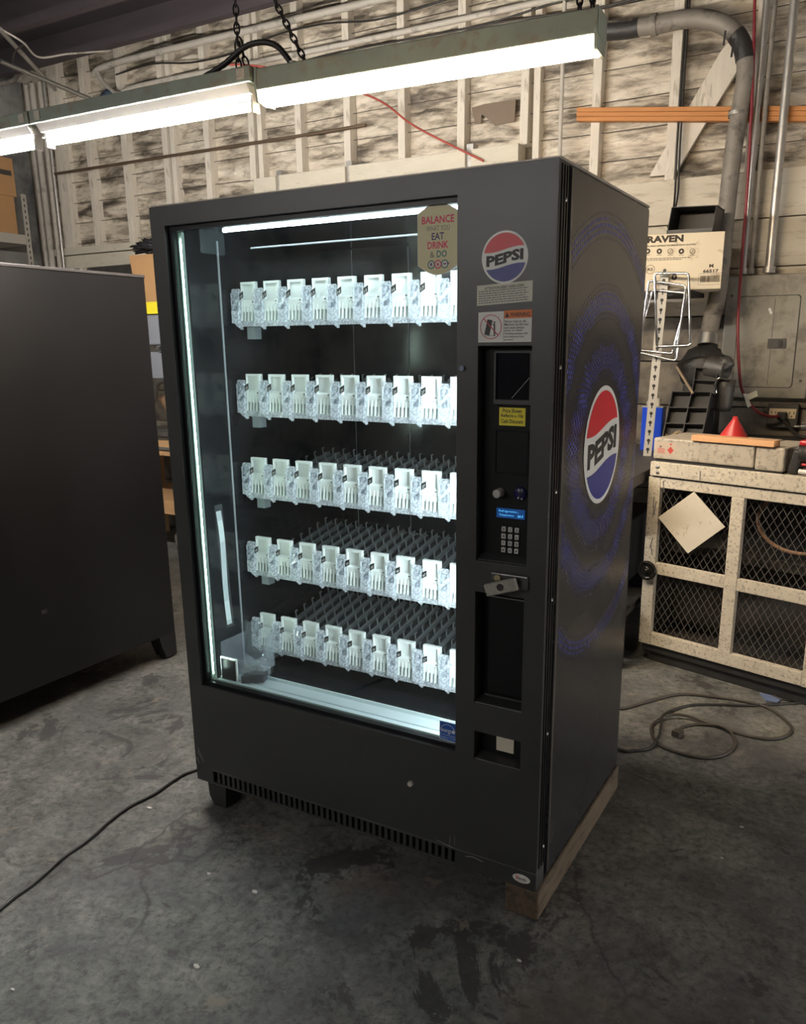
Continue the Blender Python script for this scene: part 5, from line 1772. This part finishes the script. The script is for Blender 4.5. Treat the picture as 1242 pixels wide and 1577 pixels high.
gr = thing('bench_grinder', (1.03, 2.6, 0.98), 'grimy black grinder with lower canister under the exhaust duct', 'grinder')
MB().blob(at(1083, 568, 2.62), 0.118, 0.10, 0.115, 0, 0.18).build('grinder_housing', GRIME, gr)
MB().cyl(at(1095, 565, 2.56), at(1120, 570, 2.52), 0.06, 0.045, n=18).build('motor', GRIMEGREY, gr)
MB().lathe([(0.0, 0.0), (0.035, 0.002), (0.045, 0.03), (0.048, 0.12), (0.05, 0.155), (0.0, 0.155)], at(1113, 634, 2.56), Z_, 20).build('canister', GRIMEGREY, gr)
MB().tube(spline([at(1103, 605, 2.50), at(1102, 590, 2.49), at(1109, 582, 2.49), at(1120, 584, 2.50)], 5), 0.008, 8).build('chrome_handle', CHROME, gr)
MB().blob(at(1118, 560, 2.52), 0.035, 0.03, 0.035, 0, 0.5).build('valve', GRIMEGREY, gr)
MB().box(0.93, 1.10, 2.58, 2.72, 0.981, 1.26).build('grinder_stand', GRIME, gr, bevel=0.01)

# organiser trays


def organizer(c4, cols, rows, dep, label):
    bl, br, tr_, tl = [V(c) for c in c4]
    U, W = br - bl, tl - bl
    N_ = U.cross(W).normalized()
    if N_.dot(CAM - bl) < 0:
        N_ = -N_
    t = thing('parts_organizer', (bl + br) / 2, label, 'organizer', 'parts organizers')
    MB().fbox(bl - N_ * dep, U, W, N_ * 0.004).build('tray_back', BINBLK, t)
    wt = 0.0045
    for i in range(cols + 1):
        MB().fbox(bl + U * (i / cols) - U.normalized() * wt / 2 - N_ * dep, U.normalized() * wt, W, N_ * dep).build('divider', BINBLK, t)
    for k in range(rows + 1):
        MB().fbox(bl + W * (k / rows) - W.normalized() * wt / 2 - N_ * dep, U, W.normalized() * wt, N_ * dep).build('divider', BINBLK, t)
    return t, bl, U, W, N_


og, obl, oU, oW, oN = organizer([at(1020, 676, 2.30), at(1080, 678, 2.30), at(1098, 606, 2.42), at(1036, 603, 2.42)], 2, 3, 0.05, 'black six compartment parts tray leaning behind the white cabinet lid')
organizer([at(1066, 604, 2.44), at(1100, 606, 2.44), at(1117, 570, 2.50), at(1072, 566, 2.50)], 1, 2, 0.04, 'narrow black parts tray leaning just above the six compartment one')
mb = MB()
for k in range(9):
    c = obl + oU * random.uniform(0.08, 0.40) + oW * random.uniform(0.06, 0.17) - oN * random.uniform(0.015, 0.03)
    mb.tube([c + oU.normalized() * 0.016 * math.cos(t) + oW.normalized() * 0.010 * math.sin(t + k) for t in [2 * math.pi * i / 10 for i in range(10)]], 0.0022, 5, closed=True)
tag(mb.build('rubber_bands', RUBBANDS), 'tangle of tan rubber bands in the black parts tray', 'rubber bands', kind='stuff')
c = obl + oU * 0.52 + oW * 0.05 - oN * 0.01
tag(MB().cyl(c, c + oN * 0.02, 0.010, n=14).build('red_plug', M('plug_pink', (0.50, 0.14, 0.11), 0.5)), 'small red round plug in the black parts tray', 'plug')
tag(MB().bar(at(1043, 565, 2.38), at(1068, 606, 2.36), 0.010, 0.010).build('brass_stick', M('stick_tan', (0.20, 0.14, 0.085), 0.5, var=0.2)), 'thin tan stick leaning above the black parts tray', 'stick')

# ------------------------------------------------------------------ electrical panel and outlet
ep = thing('electrical_panel', (1.24, 2.97, 1.17), 'grimy grey electrical panel with door on the back wall', 'electrical panel')
e0, e1_, ez0, ez1 = 1.045, 1.475, 1.175, 1.795
MB().box(e0, e1_, 2.945, WY, ez0, ez1).build('panel_cover', PANELGREY, ep, bevel=0.004)


def rrect(x0, x1, z0, z1, y, r=0.018, n=5):
    pts = []
    for cx_, cz_, a0 in ((x1 - r, z1 - r, 0), (x0 + r, z1 - r, 90), (x0 + r, z0 + r, 180), (x1 - r, z0 + r, 270)):
        for k in range(n + 1):
            a = math.radians(a0 + 90 * k / n)
            pts.append((cx_ + r * math.cos(a), y, cz_ + r * math.sin(a)))
    return pts


d0, d1, dz0, dz1 = 1.116, 1.404, 1.232, 1.688
MB().prism(rrect(d0 - 0.004, d1 + 0.004, dz0 - 0.004, dz1 + 0.004, 2.9445), (0, 0.001, 0)).build('door_shadow_gap', GRIME, ep)
pd = MB().prism(rrect(d0, d1, dz0, dz1, 2.938), (0, 0.0066, 0)).build('panel_door', PANELGREY, ep)
MB().box(1.2865, 1.2885, 2.9372, 2.938, dz0 + 0.01, dz1 - 0.01).build('door_seam', GRIME, pd)
c = at(1197, 529, 2.935)
MB().box(c.x - 0.044, c.x + 0.044, 2.931, 2.938, c.z - 0.024, c.z + 0.024).build('latch', GRIMEGREY, pd, bevel=0.002)
MB().box(c.x + 0.008, c.x + 0.026, 2.926, 2.931, c.z - 0.016, c.z + 0.016).build('latch_lever', BINBLK, pd, bevel=0.002)
for (x, zq) in ((e0 + 0.03, ez1 - 0.10), (e1_ - 0.03, ez1 - 0.10), (e1_ - 0.03, ez0 + 0.09)):
    MB().cyl((x, 2.945, zq), (x, 2.940, zq), 0.007, n=12).build('cover_screw', GRIMEGREY, ep)
c = at(1187, 479, 2.937)
MB().bar(c - Z_ * 0.014 + X_ * 0.006, c + Z_ * 0.014 - X_ * 0.006, 0.001, 0.012).build('paint_scuff', PRINTWHT, pd)

ob = thing('outlet_box', (1.37, 2.97, 1.02), 'ivory double outlet in a dark metal box below the electrical panel', 'outlet')
oc = at(1206, 637, 2.955)
MB().box(oc.x - 0.075, oc.x + 0.075, 2.958, WY, oc.z - 0.075, oc.z + 0.05).build('metal_box', GRIMEGREY, ob, bevel=0.005)
o = MB().box(oc.x - 0.066, oc.x + 0.066, 2.950, 2.958, oc.z - 0.026, oc.z + 0.026)
rc = o.build('receptacle', IVORY, ob, bevel=0.004)
for s in (-1, 1):
    for dx in (-0.010, 0.010):
        MB().box(oc.x + s * 0.044 + dx - 0.002, oc.x + s * 0.044 + dx + 0.002, 2.9492, 2.9502, oc.z - 0.002, oc.z + 0.012).build('outlet_slot', PRINTBLK, rc)
    MB().cyl((oc.x + s * 0.044, 2.9502, oc.z - 0.013), (oc.x + s * 0.044, 2.9492, oc.z - 0.013), 0.004, n=10).build('outlet_slot', PRINTBLK, rc)
MB().box(oc.x - 0.024, oc.x + 0.022, 2.915, 2.950, oc.z - 0.03, oc.z + 0.010).build('plug', BINBLK, ob, bevel=0.006)
run('extension_cord', [(oc.x + 0.01, 2.925, oc.z - 0.03), at(1218, 660, 2.87), V((1.50, 2.80, 0.992)), V((1.70, 2.72, 0.990))], 0.008, CORDBLK, 'black cord running from the wall outlet off to the right', 'cord')
mb = MB().cyl(at(1224, 657, 2.75), at(1236, 657, 2.75), 0.007, n=10)
mb.cyl(at(1235, 657, 2.75), at(1256, 657, 2.75), 0.022, n=14)
tag(mb.build('air_fitting', CHROME), 'shiny steel air hose fitting right of the outlet', 'fitting')
pt = [at(1147, 609, 2.77), at(1166, 601, 2.77), at(1168, 610, 2.77), at(1150, 618, 2.77)]
tag(MB().prism(pt, (0, 0.002, 0)).build('cord_tag', STICKCREAM), 'white paper tag sticking off the dark red cord', 'tag')
pt = [at(1145, 606, 2.768), at(1150, 606, 2.768), at(1158, 625, 2.768), at(1152, 628, 2.768)]
tag(MB().prism(pt, (0, 0.002, 0)).build('cord_tag', STICKWHITE), 'white tape label wrapped around the dark red cord', 'tag')

# ------------------------------------------------------------------ left background: shelf, bench, boxes
sh = thing('shelving_unit', (-4.33, 1.9, 0), 'pale steel shelving with punched posts in the left corner', 'shelf')
SX = -4.10
for y in (1.30, 2.62):
    MB().box(SX - 0.003, SX, y - 0.022, y + 0.022, 0.0, 2.60).build('post', UPRIGHT, sh)
    MB().box(SX - 0.036, SX - 0.003, y + (0.019 if y > 2 else -0.022), y + (0.022 if y > 2 else -0.019), 0.0, 2.60).build('post', UPRIGHT, sh)
    MB().box(-4.58, -4.54, y - 0.02, y + 0.02, 0.0, 2.60).build('post', UPRIGHT, sh)
for zq in (2.235, 1.5, 0.9, 0.3):
    MB().box(-4.58, SX - 0.004, 1.30, 2.64, zq, zq + 0.07).build('shelf_deck', UPRIGHT, sh)
sd = MB().box(SX, SX + 0.0008, -0.004, 0.004, -0.011, 0.011).build('key_slot', PRINTBLK, sh)
put(sd, Matrix.Translation((SX + 0.0004, 2.62, 2.56)), sh)
for k in range(1, 16):
    inst(sd, 'key_slot', (SX + 0.0004, 2.62, 2.56 - 0.042 * k), sh)

bb = thing('cardboard_box', (-4.33, 2.2, 2.306), 'brown lidded cardboard file box on the steel shelf at left', 'box')
MB().box(-4.52, -4.13, 1.86, 2.56, 2.306, 2.60).build('carton', CARDB, bb, bevel=0.004)
MB().box(-4.53, -4.115, 1.85, 2.575, 2.575, 2.845).build('lid', CARDB, bb, bevel=0.004)
c = atx(6, 265, -4.115)
MB().box(-4.116, -4.1142, c.y - 0.12, c.y + 0.06, c.z - 0.018, c.z + 0.018).build('handle_hole', GRIMEGREY, bb, bevel=0.004)
tag(MB().blob((-4.3, 2.3, 1.70), 0.16, 0.22, 0.13, 0, 0.5).build('cloth_bundle', M('bundle_brown', (0.16, 0.10, 0.07), 0.8, var=0.3)), 'brown bundle on the steel shelf under the file box', 'bundle')

wbn = thing('workbench', (-2.4, 2.6, 0), 'wooden workbench seen through the gap between the two machines', 'workbench')
MB().box(-3.25, -1.2, 2.30, 2.95, 0.775, 0.825).build('bench_top', BENCHWOOD, wbn, bevel=0.003)
MB().box(-3.25, -1.2, 2.302, 2.33, 0.725, 0.755).build('apron', BENCHWOOD, wbn)
MB().box(-3.25, -1.2, 2.290, 2.300, 0.765, 0.785).build('metal_edge', STEEL, wbn)
MB().box(-3.2, -1.25, 2.33, 2.9, 0.30, 0.40).build('lower_shelf', BENCHWOOD, wbn)
for x in (-3.2, -1.3):
    for y in (2.34, 2.84):
        MB().box(x, x + 0.06, y, y + 0.06, 0.0, 0.775).build('leg', BENCHWOOD, wbn)


def simple_thing(name, mb, mats, label, cat, bevel=0.004, group=None):
    return tag(mb.build(name, mats, None, bevel=bevel), label, cat, group)


simple_thing('tool_tray', MB().box(-2.75, -2.3, 2.36, 2.7, 0.826, 0.90).box(-2.73, -2.32, 2.345, 2.36, 0.85, 0.885), GRIMEGREY, 'grey metal tray of parts on the wooden bench in the gap', 'tray')
simple_thing('paper_sack', MB().blob((-2.48, 2.55, 1.072), 0.22, 0.14, 0.150, 0, 0.25), M('sack_brown', (0.34, 0.20, 0.11), 0.8, var=0.3, vs=8), 'brown crumpled sack on the tray in the gap', 'sack', 0)
run('cable_coil', [(-2.62, 2.38, 1.10), (-2.56, 2.36, 1.21), (-2.46, 2.36, 1.235), (-2.36, 2.38, 1.22)], 0.018, GRIMEGREY, 'thick grey cable looping over the brown sack', 'cable')
simple_thing('tool_case', MB().box(-2.80, -2.28, 2.36, 2.7, 1.245, 1.425), PLGREY, 'lower grey plastic tool case in the stack on the bench', 'case', 0.012)
simple_thing('steel_clasp', MB().blob((-2.48, 2.352, 1.447), 0.05, 0.03, 0.022, 0, 0.5).box(-2.8, -2.28, 2.37, 2.68, 1.426, 1.434), CHROME, 'shiny steel clasp piece between the two grey cases', 'clasp', 0)
simple_thing('tool_case', MB().box(-2.82, -2.28, 2.36, 2.72, 1.472, 1.672), PLGREY, 'upper grey plastic tool case below the open cardboard box', 'case', 0.012)
ob2 = thing('cardboard_box', (-2.5, 2.5, 1.673), 'open brown cardboard box with yellow label above the grey cases', 'box')
MB().prism([(-2.70, 2.34, 2.055), (-2.64, 2.34, 1.675), (-2.28, 2.34, 1.675), (-2.26, 2.34, 2.05)], (0, 0.3, 0)).build('carton', CARDB, ob2)
MB().box(-2.60, -2.40, 2.3385, 2.3398, 1.675, 1.752).build('yellow_label', YELLOW, ob2)
MB().box(-2.475, -2.455, 2.3378, 2.3384, 1.722, 1.730).box(-2.470, -2.44, 2.3378, 2.3384, 1.700, 1.708).build('label_print', PRINTBLK, ob2)
simple_thing('plastic_bag', MB().blob((-2.52, 2.45, 2.108), 0.17, 0.12, 0.045, 0, 0.9, 30, 20, 11), BAGBLK, 'crumpled black plastic bag on the open cardboard box', 'bag', 0)
simple_thing('grey_pot', MB().lathe([(0, 0), (0.10, 0), (0.12, 0.17), (0.11, 0.18), (0, 0.16)], (-2.46, 2.5, 0.401), Z_, 18), GRIMEGREY, 'grey metal pot on the lower bench shelf', 'pot', 0)
simple_thing('metal_part', MB().blob((-2.40, 2.42, 0.11), 0.13, 0.10, 0.11, 0, 0.4), GALV, 'shiny rounded metal part on the floor under the bench', 'metal part', 0)
simple_thing('sheet_metal', MB().box(-3.85, -2.85, 2.93, 2.95, 1.75, 2.075), GRIMEGREY, 'grey metal sheet leaning on the wall under the left ledge', 'metal sheet', 0.004)
simple_thing('white_post', MB().box(-3.90, -3.86, 2.90, 2.965, 1.2, 2.08), WHITEWASH, 'short whitewashed post under the left ledge', 'post', 0.003)

# ------------------------------------------------------------------ cords and scraps on the floor
crd = [flr(x / 2.218, 1150 + y / 2.218, 0.006) for x, y in ((-60, 600), (0, 555), (40, 520), (130, 455), (220, 375), (300, 320), (380, 250), (450, 200), (530, 160), (600, 112), (668, 80))]
crd.append(V((-0.02, 0.35, 0.006)))
crd[0:1] = [V((0.62, -3.2, 0.006)), V((0.35, -2.2, 0.006)), V((0.05, -1.3, 0.006))]
run('extension_cord', crd, 0.0050, CORDBLK, 'black power cord trailing across the floor in front of the machines', 'cord')
p1_ = [(60, 375), (240, 330), (440, 285), (650, 300), (850, 330), (1000, 370), (1120, 460), (1150, 510), (1110, 550), (1020, 568), (880, 550), (700, 495), (500, 440), (380, 432), (290, 460), (262, 500), (280, 570), (340, 620), (470, 665), (600, 687), (720, 668), (790, 610), (770, 550), (700, 500), (600, 477), (500, 480), (445, 500), (418, 535)]
pts = [flr(940 + x / 4.113, 1000 + y / 4.113, 0.006) for x, y in p1_]
pts.insert(0, V((0.86, 1.30, 0.006)))
for k in (13, 14, 23, 24):
    pts[k].z += 0.011
sp_ = spline(pts, 8)
for q in sp_:
    q.z = max(q.z, 0.0062)
mb = MB().tube(sp_, 0.0062, 8)
d = (pts[-1] - pts[-2]).normalized()
mb.fbox(pts[-1] + V((-0.014, -0.016, -0.004)), (0.030, -0.010, 0), (0.012, 0.034, 0), (0, 0, 0.022))
tag(mb.build('extension_cord', CORDBRN), 'looped brown power cord with plug lying on the floor at right', 'cord')
p2_ = [(45, 630), (150, 640), (250, 625), (305, 575), (322, 500), (335, 435), (400, 385), (520, 352), (700, 350), (900, 355), (1242, 335), (1400, 325)]
pts = [flr(940 + x / 4.113, 1000 + y / 4.113, 0.006) for x, y in p2_]
pts.insert(0, V((0.93, 1.10, 0.006)))
for k in (4, 5, 6):
    pts[k].z += 0.012
run('extension_cord', pts, 0.0055, CORDBLK, 'black cord curving from the machine to the right edge of the floor', 'cord')
run('thin_wire', [flr(1160, 1054, 0.004), flr(1180, 1064, 0.004), flr(1210, 1070, 0.004), flr(1260, 1068, 0.004)], 0.004, COPPER, 'thin brown wire lying under the right end of the cage cabinet', 'wire')
run('thin_wire', [flr(1190, 1071, 0.004), flr(1215, 1079, 0.004), flr(1245, 1074, 0.004), flr(1270, 1068, 0.004)], 0.004, CORDBLK, 'thin black wire beside the blue scrap near the cage cabinet', 'wire')
pt = [flr(x, y, 0.003) for x, y in ((1170, 1068), (1186, 1071), (1203, 1079), (1198, 1083), (1180, 1080))]
simple_thing('paper_scrap', MB().prism(pt, (0, 0, 0.004)), PAPERBLU, 'torn blue and white scrap on the floor near the cage', 'scrap', 0)
simple_thing('foil_scrap', MB().blob(flr(1190, 1061, 0.006), 0.03, 0.015, 0.006, 0, 0.5), M('scrap_tan', (0.42, 0.30, 0.20), 0.5), 'small tan scrap on the floor beside the cage plinth', 'scrap', 0)
chips = ((230, 1245, 'curled white chip on the floor left of the vending machine'), (392, 1374, 'white chip on the floor in front of the machine'),
         (303, 1489, 'white chip low in the picture on the left floor'), (322, 1346, 'thin pale sliver on the floor near the machine leg'),
         (20, 1525, 'tiny white fleck at the lower left edge of the floor'), (1143, 1274, 'white fleck on the dark floor at right'),
         (1113, 1322, 'long pale fleck on the dark floor at right'), (800, 1480, 'white fleck on the floor below the machine corner'))
for k, (x, y, lb) in enumerate(chips):
    c = flr(x, y, 0.001)
    mb = MB()
    n = 7
    s = 0.010 if k in (0, 1, 2) else 0.006
    pts = [c + V((s * math.cos(2 * math.pi * i / n) * random.uniform(0.6, 1.3), 0.5 * s * math.sin(2 * math.pi * i / n) * random.uniform(0.6, 1.3), 0)) for i in range(n)]
    mb.prism(pts, (0, 0, 0.003))
    simple_thing('paint_chip', mb, CHIP, lb, 'chip', 0, 'chips on the floor')
